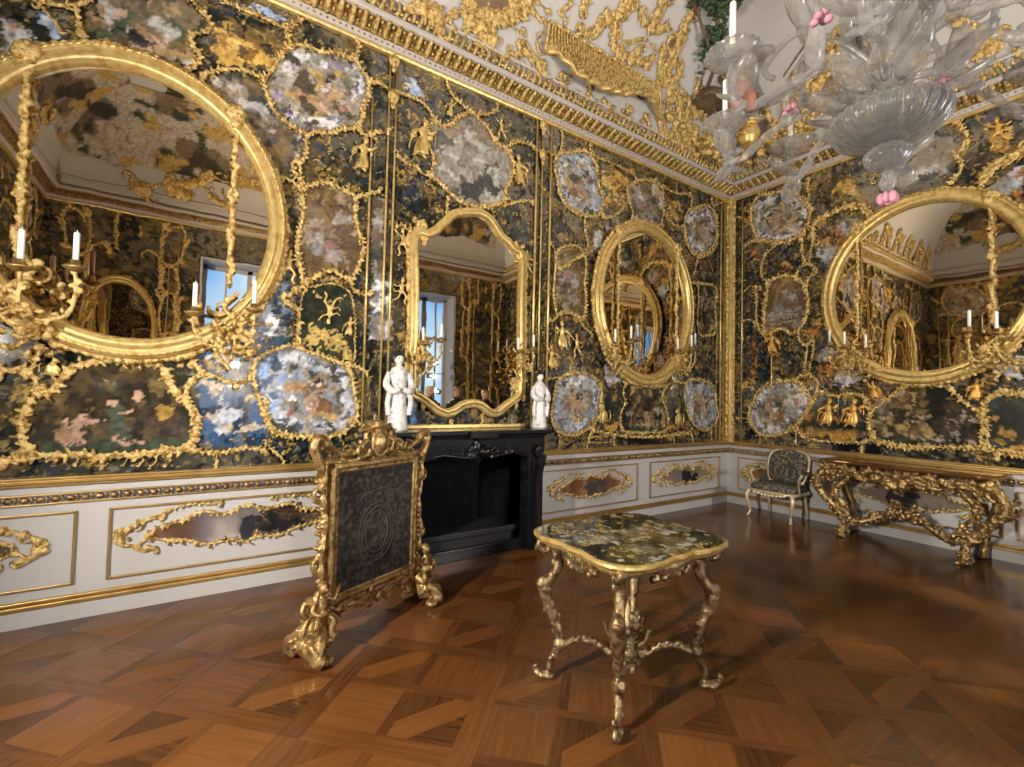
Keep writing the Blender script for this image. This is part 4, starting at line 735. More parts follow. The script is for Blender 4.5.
def floor():
    PT = 0.82; BW = 0.115; IW = 0.055
    V_, F_, tone, uvs = [], [], [], []
    c45 = math.sqrt(0.5); r = random.Random(21); ox, oy = -5.563, -1.957
    def poly(P, ang, tn, sub=0):
        """P in lattice metres; grain runs along ang"""
        ca, sa = math.cos(ang), math.sin(ang); off = r.uniform(0, 40)
        pw = []
        for a, b in P: pw.append((ox+(a+b)*c45, oy+(a-b)*c45))
        # clip against the room
        def clip(Q, f):
            o = []
            for i in range(len(Q)):
                p, q = Q[i], Q[(i+1) % len(Q)]; fp, fq = f(p), f(q)
                if fp >= 0: o.append(p)
                if fp*fq < 0: t = fp/(fp-fq); o.append((p[0]+(q[0]-p[0])*t, p[1]+(q[1]-p[1])*t))
            return o
        for f in (lambda p: p[0]-RX, lambda p: -p[0], lambda p: p[1]-RY, lambda p: -p[1]):
            pw = clip(pw, f)
            if len(pw) < 3: return
        n = len(V_); V_.extend((x, y, 0) for x, y in pw); F_.append(tuple(range(n, n+len(pw)))); tone.append(tn)
        for x, y in pw:
            a = (x-ox+y-oy)*c45; b = (x-ox-y+oy)*c45
            uvs.append((a*ca+b*sa+off, -a*sa+b*ca+off))
    def T(lo=.12, hi=.5): return r.uniform(lo, hi)
    for i in range(-10, 12):
        for j in range(-12, 12):
            x, y = i*PT, j*PT
            h = BW/2
            # border strips, mitred by turns
            poly([(x-h, y+h), (x+h, y+h), (x+h, y+PT-h), (x-h, y+PT-h)], PI/2, T(.14, .34))
            poly([(x-h, y-h), (x+PT-h, y-h), (x+PT-h, y+h), (x-h, y+h)], 0, T(.18, .42))
            S = (PT-BW-IW)/2; a0, b0 = x+h, y+h
            poly([(a0+S, b0), (a0+S+IW, b0), (a0+S+IW, b0+2*S+IW), (a0+S, b0+2*S+IW)], PI/2, T(.1, .3))
            poly([(a0, b0+S), (a0+S, b0+S), (a0+S, b0+S+IW), (a0, b0+S+IW)], 0, T(.1, .3))
            poly([(a0+S+IW, b0+S), (a0+2*S+IW, b0+S), (a0+2*S+IW, b0+S+IW), (a0+S+IW, b0+S+IW)], 0, T(.1, .3))
            for p in (0, 1):
                for q in (0, 1):
                    u, v = a0+p*(S+IW), b0+q*(S+IW); w = S
                    if (p+q) % 2 == 0:
                        poly([(u, v), (u+w, v), (u+w, v+w), (u, v+w)], r.choice((0, PI/2, PI/4)), T(.26, .48))
                    else:
                        t = .30*w; s_ = 1
                        poly([(u, v), (u+t, v), (u+w, v+w-t), (u+w, v+w), (u+w-t, v+w), (u, v+t)], PI/4, T(.24, .46))
                        poly([(u+t, v), (u+w, v), (u+w, v+w-t)], 0, T(.08, .24)); poly([(u, v+t), (u+w-t, v+w), (u, v+w)], PI/2, T(.08, .24))
    me = bpy.data.meshes.new('floor'); me.from_pydata(V_, [], F_); me.update()
    at = me.attributes.new('tone', 'FLOAT', 'FACE'); at.data.foreach_set('value', tone)
    uv = me.uv_layers.new(name='grain'); uv.data.foreach_set('uv', [c for p in uvs for c in p])
    bm = bmesh.new(); bm.from_mesh(me); bmesh.ops.recalc_face_normals(bm, faces=bm.faces)
    if sum(f.normal.z for f in bm.faces) < 0: bmesh.ops.reverse_faces(bm, faces=bm.faces)
    for f in bm.faces:
        if f.normal.z < 0: f.normal_flip()
    bm.to_mesh(me); bm.free()
    me.materials.append(wood_mat()); o = bpy.data.objects.new('floor', me); SC.collection.objects.link(o); struct(o)
floor()
# ------------------------------------------------------------------ ceiling with its cove
CD0, CW, CZ0, CH = 0.18, 1.1, 5.2, 1.6
def covept(s): th = s*PI/2; return CD0+CW*(1-math.cos(th)), CZ0+CH*math.sin(th)
def rect_loft(name, prof, m, smooth=False, angle=30):
    """sweep a profile of (d, z) round the four walls"""
    mb = MB(); rings = []
    for d, z in prof: rings.append([(RX+d, RY+d, z), (-d, RY+d, z), (-d, -d, z), (RX+d, -d, z)])
    n = 4; vs = [q for R in rings for q in R]; fs = []
    for i in range(len(rings)-1):
        for k in range(4): fs.append((i*4+k, i*4+(k+1) % 4, (i+1)*4+(k+1) % 4, (i+1)*4+k))
    mb.add(vs, fs); o = mb.build(name, m, smooth=False); return struct(o)
mb = MB(); prof = [covept(i/16) for i in range(17)]
rings = [[(RX+d, RY+d, z), (-d, RY+d, z), (-d, -d, z), (RX+d, -d, z)] for d, z in prof]
vs = [q for R in rings for q in R]; fs = [(i*4+k, i*4+(k+1) % 4, (i+1)*4+(k+1) % 4, (i+1)*4+k) for i in range(16) for k in range(4)]
fs.append((64, 65, 66, 67)); mb.add(vs, fs); struct(mb.build('ceiling', CEIL, smooth=False))
# ------------------------------------------------------------------ cornice
rect_loft('trim_1', [(0, 4.925), (0.035, 4.925), (0.045, 4.94), (0.045, 4.955), (0.03, 4.965)], GOLDB)
rect_loft('trim_2', [(0.03, 4.962), (0.05, 4.968), (0.065, 5.02), (0.05, 5.025)], LEDGE)
rect_loft('trim_3', [(0.05, 5.022), (0.075, 5.025), (0.10, 5.05), (0.16, 5.085), (0.215, 5.095)], GOLDW)
rect_loft('trim_4', [(0.205, 5.09), (0.235, 5.092), (0.25, 5.105), (0.25, 5.135), (0.235, 5.15), (0.17, 5.155), (0.16, 5.21), (0.18, 5.2)], LEDGE)
rect_loft('trim_5', [(0.175, 5.315), (0.215, 5.315), (0.225, 5.335), (0.205, 5.35), (0.19, 5.35)], LEDGE)
def along(w, a, b, step):
    n = max(1, int(abs(b-a)/step)); return [a+(b-a)*(i+.5)/n for i in range(n)]
# dark bead row on the white strip, acanthus corbels under the ledge, leaf band above it
CVC = Canvas(-8.9, -4.7, -6.1, -0.9, 0.03, 55); _m = np.ones(CVC.U.shape, bool); CVC.fill(_m, (0.46, 0.40, 0.33), 0.0)
CVC.layer(_m, (0.16, 0.11, 0.07), 1.1, .42, 1, 0); CVC.layer(_m, (0.04, 0.03, 0.02), 1.7, .24, 2, 0); CVC.layer(_m, (0.44, 0.30, 0.10), 2.6, .2, 3, 0); CVC.layer(_m, (0.03, 0.04, 0.02), 3.5, .10, 4, 0); CVC.finish()
FRESCO = paint_mat('fresco', .5, .7); _n = [900]
def trim_name(): _n[0] += 1; return 'trim_%d' % _n[0]
def cove_np(w, q):
    th = np.clip(q[2]/2.1, 0, 1)*PI/2; d = CD0+CW*(1-np.cos(th))+q[1]*np.cos(th); z = CZ0+CH*np.sin(th)-q[1]*np.sin(th)
    return (q[0], RY+d, z) if w == 'W' else (RX+d, q[0], z)
_o = paint_mesh(trim_name(), CVC, lambda q: (q[0], q[2], q[1]), CZ0+CH-.012, np.hypot((CVC.U+6.8)/2.1, (CVC.Z+3.5)/2.6)+.5*(fbm(CVC.U, CVC.Z, 1.2, 9)-.5) < .95, None, FRESCO); struct(_o)
_o.data.flip_normals()
for _w, _a, _b in (('W', -9.5, -0.6), ('B', -6.8, -0.3)):
    _c = Canvas(_a, _b, .3, 2.08, 0.03, 56); _m = np.ones(_c.U.shape, bool); _c.fill(_m, (0.44, 0.38, 0.32), 0.0)
    _c.layer(_m, (0.17, 0.12, 0.075), 1.3, .38, 1, 0); _c.layer(_m, (0.045, 0.035, 0.022), 1.9, .26, 2, 0); _c.layer(_m, (0.44, 0.29, 0.09), 3.2, .22, 3, 0); _c.layer(_m, (0.04, 0.05, 0.025), 3.5, .10, 4, 0); _c.finish()
    struct(paint_mesh(trim_name(), _c, (lambda ww: lambda q: cove_np(ww, q))(_w), 0.012, _c.Z > .30+.4*fbm(_c.U, _c.Z, 1.2, 9), None, FRESCO))
k = 6
for w, a, b in (('L', RX+.1, -.1), ('R', RY+.1, -.1)):
    T = WT[w]; mb = MB(T)
    for u in along(w, a, b, 0.055): mb.ell((u, 0.058, 4.992), (0.013, 0.008, 0.010), 5)
    struct(mb.build('trim_%d' % k, GOLDW)); k += 1
    mb = MB(T)
    for i, u in enumerate(along(w, a, b, 0.105)):
        q = cat_rom([(u, 0.06, 5.025), (u, 0.10, 5.03), (u, 0.16, 5.06), (u, 0.215, 5.075), (u, 0.23, 5.09)], 0.02)
        mb.tube(q, [0.016+0.012*math.sin(PI*j/(len(q)-1)) for j in range(len(q))], 6)
        mb.ell((u, 0.215, 5.075), (0.024, 0.02, 0.018), 6)
        mb.ell((u+0.052, 0.11, 5.045), (0.013, 0.03, 0.013), 5); mb.ell((u+0.052, 0.18, 5.075), (0.017, 0.03, 0.012), 5)
    struct(mb.build('trim_%d' % k, GOLD)); k += 1
    mb = MB(T)
    for i, u in enumerate(along(w, a, b, 0.075)):
        h = 0.5+0.5*math.sin(i*1.3); q = [(u, 0.20, 5.165), (u+.012, 0.215, 5.20), (u+.03, 0.225, 5.23+.02*h), (u+.02, 0.23, 5.27+.02*h)]
        mb.tube(cat_rom(q, .02), [0.018, 0.02, 0.022, 0.018, 0.014, 0.01][:len(cat_rom(q, .02))] if len(cat_rom(q, .02)) <= 6 else 0.016, 5)
        mb.ell((u-.02, 0.215, 5.20+.03*h), (0.024, 0.016, 0.016), 5)
    struct(mb.build('trim_%d' % k, GOLD)); k += 1
# ------------------------------------------------------------------ dado
def dado(w, a, b, gaps=()):
    T = WT[w]; segs = []; x = a
    for g0, g1 in sorted(gaps): segs.append((x, g0)); x = g1
    segs.append((x, b)); return segs
FPX0, FPX1 = -5.66, -4.06
for w, a, b, gaps, nm in (('L', RX, 0, ((FPX0, FPX1),), 'left'), ('R', RY, 0, (), 'right'), ('B', RY, 0, (), 'back')):
    T = WT[w]; i = 0
    mb = MB(T); gb = MB(T); ob = MB(T); wb = MB(T)
    for (u0, u1) in dado(w, a, b, gaps):
        mb.box((u0, -0.05, 0), (u1, 0.006, ZG)); wb.box((u0, 0.0, 0), (u1, 0.035, 0.11))
        gb.prism([(0.0, 0.115), (0.045, 0.118), (0.05, 0.135), (0.035, 0.15), (0.03, 0.175), (0.0, 0.185)], u0, u1, 0) if False else None
        for (d0, z0, d1, z1) in ((0.0, 0.11, 0.045, 0.142), (0.0, 0.142, 0.03, 0.168), (0.0, 0.925, 0.035, 0.945), (0.0, 0.945, 0.055, 0.972), (0.0, 0.80, 0.028, 0.814), (0.0, 0.862, 0.03, 0.876)):
            gb.box((u0, d0, z0), (u1, d1, z1))
        gb.box((u0, 0.0, 0.972), (u1, 0.05, 0.99))
        for u in along(w, u0, u1, 0.075):
            ob.ell((u, 0.018, 0.838), (0.026, 0.016, 0.022), 7); ob.box((u+.034, 0.008, 0.818), (u+.041, 0.028, 0.858))
    o = mb.build('wall_%s' % nm + '_dado', WHITE, smooth=False); o.name = 'trim_%d' % k; struct(o); k += 1
    wb.build('x', WHITE, smooth=False).name = 'baseboard_%s' % nm
    struct(bpy.data.objects['baseboard_%s' % nm])
    struct(gb.build('trim_%d' % k, GOLDD, smooth=False, bevel=0.006)); k += 1
    struct(ob.build('trim_%d' % k, GOLDW)); k += 1
TRIM = [k]
def trim(): TRIM[0] += 1; return 'trim_%d' % TRIM[0]
# gilt fillets of the dado panels
def fillet(w, u0, u1, z0=0.235, z1=0.745):
    mb = MB(WT[w]); t = 0.016
    for (a, b, c, d) in ((u0, z0, u1, z0+t), (u0, z1-t, u1, z1), (u0, z0, u0+t, z1), (u1-t, z0, u1, z1)): mb.box((a, 0.008, b), (c, 0.026, d))
    struct(mb.build(trim(), GOLDD, smooth=False, bevel=0.004))
DADO_L = [(-9.45, -7.87), (-7.7, -5.98), (-3.85, -2.15), (-1.9, -0.22)]
DADO_R = [(-1.25, -0.2), (-3.15, -1.5), (-3.5, -3.25), (-6.8, -3.75)]
for a, b in DADO_L: fillet('L', a, b)
for a, b in DADO_R: fillet('R', a, b)
for a, b in ((-6.7, -5.1), (-4.8, -2.2), (-1.9, -.3)): fillet('B', a, b)
# ------------------------------------------------------------------ window wall, seen in the mirrors
WINS = [(-7.35, -5.6), (-2.95, -1.65)]
WZ0, WZ1 = 0.35, 4.3
cvw = coarse('W', RX, 0.0, 9, [(st, [(RX/2+(a+2.45)*0.55, b) for a, b in P]) for (w, st, lb, wd_, P) in PANELS if w == 'R'], TW)
hole = np.ones(cvw.U.shape, bool)
for a, b in WINS: hole &= ~((cvw.U > a-.02) & (cvw.U < b+.02) & (cvw.Z < WZ1+.02))
struct(paint_mesh('wall_front', cvw, TW, 0.0, hole))
mb = MB(); xs = [RX]+[q for w_ in WINS for q in w_]+[0]
for i in range(0, len(xs), 2): mb.box((xs[i], RY-.02, 0), (xs[i+1], RY-.004, ZG)); 
struct(mb.build('wall_front_dado', WHITE, smooth=False)); bpy.data.objects['wall_front_dado'].name = trim()
for i, (a, b) in enumerate(WINS):
    mb = MB(); D = 0.55
    mb.box((a-.06, RY-D, WZ0), (a, RY, WZ1)); mb.box((b, RY-D, WZ0), (b+.06, RY, WZ1)); mb.box((a-.06, RY-D, WZ1), (b+.06, RY, WZ1+.06)); mb.box((a-.06, RY-D, WZ0-.35), (b+.06, RY, WZ0))
    struct(mb.build(trim(), STONE, smooth=False))
    mb = MB(); y0, y1 = RY-D+.02, RY-D+.09; c = (a+b)/2
    for x in (a, c-.05, b-.08): mb.box((x, y0, WZ0), (x+(.1 if x == c-.05 else .08), y1, WZ1))
    for z in (WZ0, 1.25, 2.2, 3.15, WZ1-.1): mb.box((a, y0, z), (b, y1, z+(.08 if z in (WZ0, WZ1-.1, 3.15) else .03)))
    for x in ((a+c)/2, (b+c)/2): mb.box((x-.02, y0+.01, WZ0), (x+.02, y1-.01, WZ1))
    struct(mb.build('window_%d' % (i+1), STONE, smooth=False))
# ------------------------------------------------------------------ pilasters and gilt rods
def rods(w, us, z0=ZG, z1=4.93, r=0.012):
    for u in us:
        mb = MB(WT[w]); mb.tube([(u, 0.018, z0), (u, 0.018, z1)], r, 8); struct(mb.build(trim(), GOLDB))
rods('L', (-5.77, -5.70, -3.90)); rods('L', (-5.93, -3.985, -3.77), 1.3, 4.4)
rods('L', (-3.985, -3.77), 1.0, 4.93, 0.016); rods('L', (-0.24,), 1.0, 4.9); rods('R', (-0.25,), 1.0, 4.9); rods('R', (-0.72,), 1.6, 2.45)
rods('B', (-.3, -.5, -2.0, -2.2, -4.6, -4.8)); rods('W', (-7.9, -7.75, -5.4, -5.25, -3.5, -3.35, -1.2, -1.05))
for w, u0, u1 in (('L', -3.97, -3.785), ('L', -5.915, -5.785)):
    pass
for u in (-5.735, -3.90):      # capitals and bosses on the rods
    mb = MB(TL)
    for z in (4.88, 4.52): mb.ell((u, 0.03, z), (0.06, 0.03, 0.07), 10); mb.ell((u, 0.045, z), (0.03, 0.025, 0.04), 8); mb.ell((u, 0.03, z-.09), (0.03, 0.02, 0.04), 8)
    struct(mb.build(trim(), GOLD, voxel=0.012))
# the gilded corner post
mb = MB(); s = 0.125
mb.box((-s, -s, ZG), (0, 0, 4.95))
for k2 in range(3):
    for z in (ZG,):
        mb.tube([(-.025-.04*k2, -s, ZG), (-.025-.04*k2, -s, 4.95)], 0.016, 6); mb.tube([(-s, -.025-.04*k2, ZG), (-s, -.025-.04*k2, 4.95)], 0.016, 6)
struct(mb.build(trim(), GOLDB, smooth=False))
mb = MB()
for i in range(34):
    z = 1.1+i*.113
    for (x, y) in ((-.065, -.14), (-.14, -.065)):
        mb.ell((x, y, z), (0.036, 0.024, 0.05) if x > -.1 else (0.024, 0.036, 0.05), 7); mb.ell((x, y, z+.055), (.018, .018, .02), 6)
struct(mb.build(trim(), GOLD))
# ------------------------------------------------------------------ rocaille
def band_into(mb, P, wd_, seed, closed=False, d0=0.012, curl=True, depth=1.0):
    """gilt rocaille along a line of (u, z): a ridge with shell lobes along both sides and curled ends"""
    wd_ *= 1.14; r = random.Random(seed); Q = cat_rom([(u, 0, z) for u, z in P], 0.02, closed); n = len(Q)
    if n < 3: return
    R = [wd_*0.27*(1+0.25*math.sin(i*0.9+seed)+r.uniform(-.15, .15)) for i in range(n)]
    mb.tube([(q.x, d0+0.3*R[i], q.z) for i, q in enumerate(Q)], R, 6, closed, flat=None)
    side = 1
    for i in range(n):
        a = Q[(i-1) % n] if closed or i > 0 else Q[i]; b = Q[(i+1) % n] if closed or i < n-1 else Q[i]; t = (b-a)
        if t.length < 1e-6: continue
        t.normalize(); nn = Vector((-t.z, 0, t.x)); side = -side
        if r.random() < .12: continue
        big = r.random()**1.5; L = wd_*(0.34+0.42*big); ang = r.uniform(.6, 1.3)
        dvec = (t*math.cos(ang)+nn*side*math.sin(ang)); c = Q[i]+nn*side*wd_*0.20+dvec*L*0.42
        rot = Matrix(((dvec.x, 0, -dvec.z), (0, 1, 0), (dvec.z, 0, dvec.x)))
        mb.ell((c.x, d0+0.008+0.018*big, c.z), (L*0.55, 0.012+0.012*big, wd_*0.15), 5, rot)
    if curl and not closed:
        for e, sg in ((0, 1), (n-1, -1)):
            a = Q[e]; b = Q[min(n-1, 2)] if e == 0 else Q[max(0, n-3)]; t = (a-b)
            if t.length < 1e-6: continue
            t.normalize(); w = math.atan2(t.z, t.x); s2 = r.choice((-1, 1)); rad = wd_*0.55
            cx, cz = a.x-rad*math.sin(w)*s2*-1, a.z+rad*math.cos(w)*s2*-1*-1
            mb.spiral((cx, d0+.012, cz), rad, 0.9*-s2, math.atan2(a.z-cz, a.x-cx), wd_*0.26, n=5)
VOX = 0.0085
for i, (w, wd_, P) in enumerate(BANDS):
    mb = MB(WT[w]); band_into(mb, P, wd_, 500+i)
    if mb.v: struct(mb.build(trim(), GOLD, voxel=VOX))
for i, (w, st, lb, wd_, P) in enumerate(PANELS):
    if lb is None:
        mb = MB(WT[w]); band_into(mb, P, wd_, 900+i, True); struct(mb.build(trim(), GOLD, voxel=VOX)); continue
    cv = CVL if w == 'L' else CVR; T = WT[w]
    t = thing('painted_glass_panel', lb, 'painting', T((sum(p[0] for p in P)/len(P), 0, min(p[1] for p in P))))
    m = inside(cv.U, cv.Z, P); o = paint_mesh('painted_pane', cv, T, 0.010, m); o.location = -Vector(t.location); o.parent = t
    mb = MB(T); band_into(mb, P, wd_, 900+i, True); f = mb.build('gilt_frame', GOLD, t, voxel=VOX); f.location = -Vector(t.location)
# coarse gilding on the two walls that show only in the mirrors
for key, fn in (('B', lambda u: u), ('B', lambda u: -7.0-u), ('W', lambda u: -8.55+(u+2.48)*.42), ('W', lambda u: -4.28+(u+2.48)*.48), ('W', lambda u: -.82+(u+2.48)*.30)):
    for src in (0, 1):
        mb = MB(WT[key])
        for i, it in enumerate(BANDS if src == 0 else PANELS):
            w, P = it[0], it[-1]; c = sum(q[0] for q in P)/len(P)
            if w != 'R' or not -4.9 < c < -.1 or (key == 'B' and fn(-3.4) > -3.5 and c < -3.3): continue
            band_into(mb, [(fn(u), z) for u, z in P], .075, 1500+i, src == 1, curl=False)
        if mb.v: struct(mb.build(trim(), GOLD, voxel=.024))
# ------------------------------------------------------------------ gilt relief figures
def relief(kind, h, r):
    mb = MB(); E = mb.ell; t = lambda P, R: mb.tube(cat_rom(P, h*.05), R, 6)
    f = r.choice((-1, 1)); d = 0.02
    if kind in ('lady', 'child'):
        lean = f*.07*h; ph = r.uniform(0, 6)
        R = [[(a*h*math.cos(2*PI*q/14)*(1+.20*math.sin(3*2*PI*q/14+ph)*(z < .45))+lean*z*2+f*.05*h*math.sin(z*5), d+a*h*.55*math.sin(2*PI*q/14), z*h) for q in range(14)] for a, z in ((.10, .06), (.17, .08), (.18, .18), (.14, .32), (.10, .44), (.085, .50), (.12, .58), (.13, .66), (.08, .73), (.04, .77))]
        mb.loft(R); sx = lean*1.3
        for q in (-1, 1): t([(q*.07*h, d, .12*h), (q*.11*h, d+.01, .03*h), (q*.17*h, d+.015, .0)], .036*h)
        for q in range(4): t([((q-1.5)*.05*h+sx*.6, d+.05*h, .48*h), ((q-1.5)*.09*h+f*.03*h, d+.085*h, .28*h), ((q-1.4)*.12*h, d+.08*h, .08*h)], .016*h)
        E((lean*1.9, d+.01, .85*h), (.078*h, .07*h, .085*h), 9); E((lean*1.9, d, .92*h), (.088*h, .06*h, .05*h), 8); E((lean*1.9-f*.03*h, d, .985*h), (.035*h, .03*h, .04*h), 7)
        up = .30 if kind == 'child' else .08
        t([(sx+f*.10*h, d, .66*h), (sx+f*.20*h, d+.02, (.60+up*.4)*h), (sx+f*.30*h, d+.01, (.66+up)*h)], .05*h); E((sx+f*.21*h, d, (.53+up*.4)*h), (.05*h, .03*h, .09*h), 6)
        t([(sx-f*.10*h, d, .66*h), (-f*.20*h, d+.02, .54*h), (-f*.14*h, d+.05, .46*h)], .05*h); E((-f*.21*h, d, .46*h), (.05*h, .03*h, .08*h), 6)
        t([(-f*.08*h, d, .5*h), (-f*.22*h, d, .36*h), (-f*.27*h, d, .14*h)], .028*h)
        if kind == 'lady': t([(sx+f*.30*h, d, .36*h), (sx+f*.32*h, d, 1.02*h)], .014*h); E((sx+f*.32*h, d, 1.02*h), (.07*h, .02, .05*h), 7)
    elif kind in ('dancer', 'acrobat'):
        up = kind == 'acrobat'
        z = lambda q: (1-q)*h if up else q*h
        E((0, d, z(.62)), (.09*h, .05*h, .15*h), 8); E((0, d, z(.47)), (.11*h, .06*h, .09*h), 8); E((f*.03*h, d, z(.87)), (.07*h, .06*h, .08*h), 8); E((f*.03*h, d, z(.95)), (.07*h, .05*h, .04*h), 7)
        t([(0, d, z(.76)), (f*.02*h, d, z(.84))], .035*h)
        t([(f*.07*h, d, z(.70)), (f*.2*h, d+.01, z(.74)), (f*.32*h, d, z(.90))], .032*h); t([(-f*.07*h, d, z(.70)), (-f*.19*h, d+.01, z(.62)), (-f*.30*h, d, z(.70))], .032*h)
        t([(f*.05*h, d, z(.46)), (f*.16*h, d+.01, z(.30)), (f*.10*h, d, z(.12)), (f*.18*h, d, z(.02))], [.055*h]*3+[.04*h]*30 if False else .042*h); t([(-f*.05*h, d, z(.46)), (-f*.12*h, d+.01, z(.26)), (-f*.26*h, d, z(.14)), (-f*.34*h, d, z(.14))], .042*h)
        t([(-f*.10*h, d, z(.5)), (-f*.24*h, d, z(.44)), (-f*.30*h, d, z(.55))], .03*h)
    else:
        E((0, d, .34*h), (.2*h, .09*h, .3*h), 9); E((f*.12*h, d, .72*h), (.13*h, .09*h, .13*h), 9); E((f*.24*h, d, .68*h), (.07*h, .05*h, .05*h), 7); E((f*.05*h, d, .84*h), (.04*h, .03*h, .06*h), 6)
        t([(f*.12*h, d, .52*h), (f*.26*h, d+.01, .40*h), (f*.24*h, d, .06*h)], .05*h); t([(-f*.08*h, d, .2*h), (f*.14*h, d, .22*h), (f*.08*h, d, .03*h)], .06*h)
        t([(-f*.16*h, d, .12*h), (-f*.34*h, d, .2*h), (-f*.36*h, d, .5*h), (-f*.26*h, d, .6*h)], .035*h)
    return mb
for i, (w, kd, (u, z), h, lb) in enumerate(FIGS):
    r = random.Random(40+i); mb = relief(kd, h, r); T = WT[w]
    mb.v = [T((u+x, 0.012+max(y, -.01), z+zz)) for x, y, zz in mb.v]
    o = mb.build('gilt_beast' if kd == 'monkey' else 'gilt_figure', GOLDB if w == 'L' else GOLDP, voxel=0.008)
    tag(o, lb, 'relief figure', 'gilt relief figures on the glass')
# ------------------------------------------------------------------ oval mirrors with gilt frames, garlands and candelabra
def oval(w, u, z, a, b, lab, gar=True, voxel=0.012):
    T = WT[w]; t = thing('oval_mirror', lab, 'mirror', T((u, 0, z-b))); L = Vector(t.location)
    Tl = lambda q: tuple(Vector(T((q[0]+u, q[1], q[2]+z)))-L)
    N = 96; E = lambda k, ra, rb, d: (ra*math.cos(2*PI*k/N), d, rb*math.sin(2*PI*k/N))
    mb = MB(Tl); rings = [[E(k, a*s_, b*s_, d) for k in range(N)] for s_, d in ((1.0, .02), (1.0, .10), (.985, .125), (.96, .13), (.945, .115), (.93, .135), (.905, .145), (.88, .13), (.868, .095), (.862, .06), (.862, .02))]
    mb.loft(rings, False); o = mb.build('frame', GOLDB, t)
    bd = MB(Tl); bd.tube([(a*.975*math.cos(2*PI*k/96), .126, b*.975*math.sin(2*PI*k/96)) for k in range(96)], .010, 6, True)
    for k in range(130): q = 2*PI*k/130; bd.ell((a*.975*math.cos(q), .132, b*.975*math.sin(q)), .0135, 5)
    bd.build('bead_row', GOLDB, o, voxel=.0075)
    g = MB(Tl); n = 60; g.add([(0, .07, 0)]+[E(k*N/n, a*.87, b*.87, .07) for k in range(n)], [(0, 1+k, 1+(k+1) % n) for k in range(n)]); g.build('glass', MIRROR, t, smooth=False)
    r = random.Random(int(abs(u*100))); cr = MB(Tl)        # rocaille rim outside the frame
    for k in range(0, 110):
        q = 2*PI*k/110; L_ = r.uniform(.018, .045); rot = Matrix.Rotation(0, 3, 'Y')
        cr.ell((a*1.01*math.cos(q+.02), .06, b*1.01*math.sin(q+.02)), (L_, .035, L_), 6)
    cr.tube([E(k, a*1.0, b*1.0, .06) for k in range(N)], .022, 6, True); cr.build('rocaille_rim', GOLD, t, voxel=voxel)
    if gar:
        for sx in (-1, 1):
            gb = MB(Tl); x = sx*a*.60; zt = b*math.sqrt(1-.36)*.93; zb = -b*.46; m = int((zt-zb)/.035)
            for i in range(m):
                q = i/m; zz = zt-(zt-zb)*q; wv = .02+.012*math.sin(i*.8)
                for c in range(3): gb.ell((x+r.uniform(-wv, wv), .10+r.uniform(0, .03), zz+r.uniform(-.015, .015)), (.022, .018, .02), 5)
            gb.tube([(x, .10, zt), (x, .10, zb)], .014, 5); gb.build('garland', GOLD, t, voxel=voxel)
            cl = MB(Tl); 
            for c in range(12): an = r.uniform(0, 6.28); cl.ell((x+.07*math.cos(an)*r.random(), .13, zt+.04+.09*math.sin(an)*r.random()), r.uniform(.03, .05), 6)
            cl.build('clasp', GOLD, t, voxel=voxel)
    return t
oval('L', -7.62, 2.95, 0.985, 1.13, 'large oval gilt mirror left of the fireplace with dark ceiling reflected in it')
oval('L', -2.08, 2.96, 1.0, 1.14, 'large oval gilt mirror right of the fireplace reflecting another oval mirror')
oval('R', -2.48, 3.03, 1.03, 1.15, 'large round gilt mirror over the console table on the far wall')
oval('B', -2.48, 3.0, 1.0, 1.14, 'oval gilt mirror on the back wall seen only in reflections', voxel=.02)
oval('W', -4.5, 2.9, 0.6, 1.0, 'oval gilt mirror on the window pier seen only in reflections', False, voxel=.02)
oval('W', -8.6, 2.75, 0.55, 0.95, 'slim oval gilt mirror between window and back wall seen only in the left mirror', False, voxel=.02)
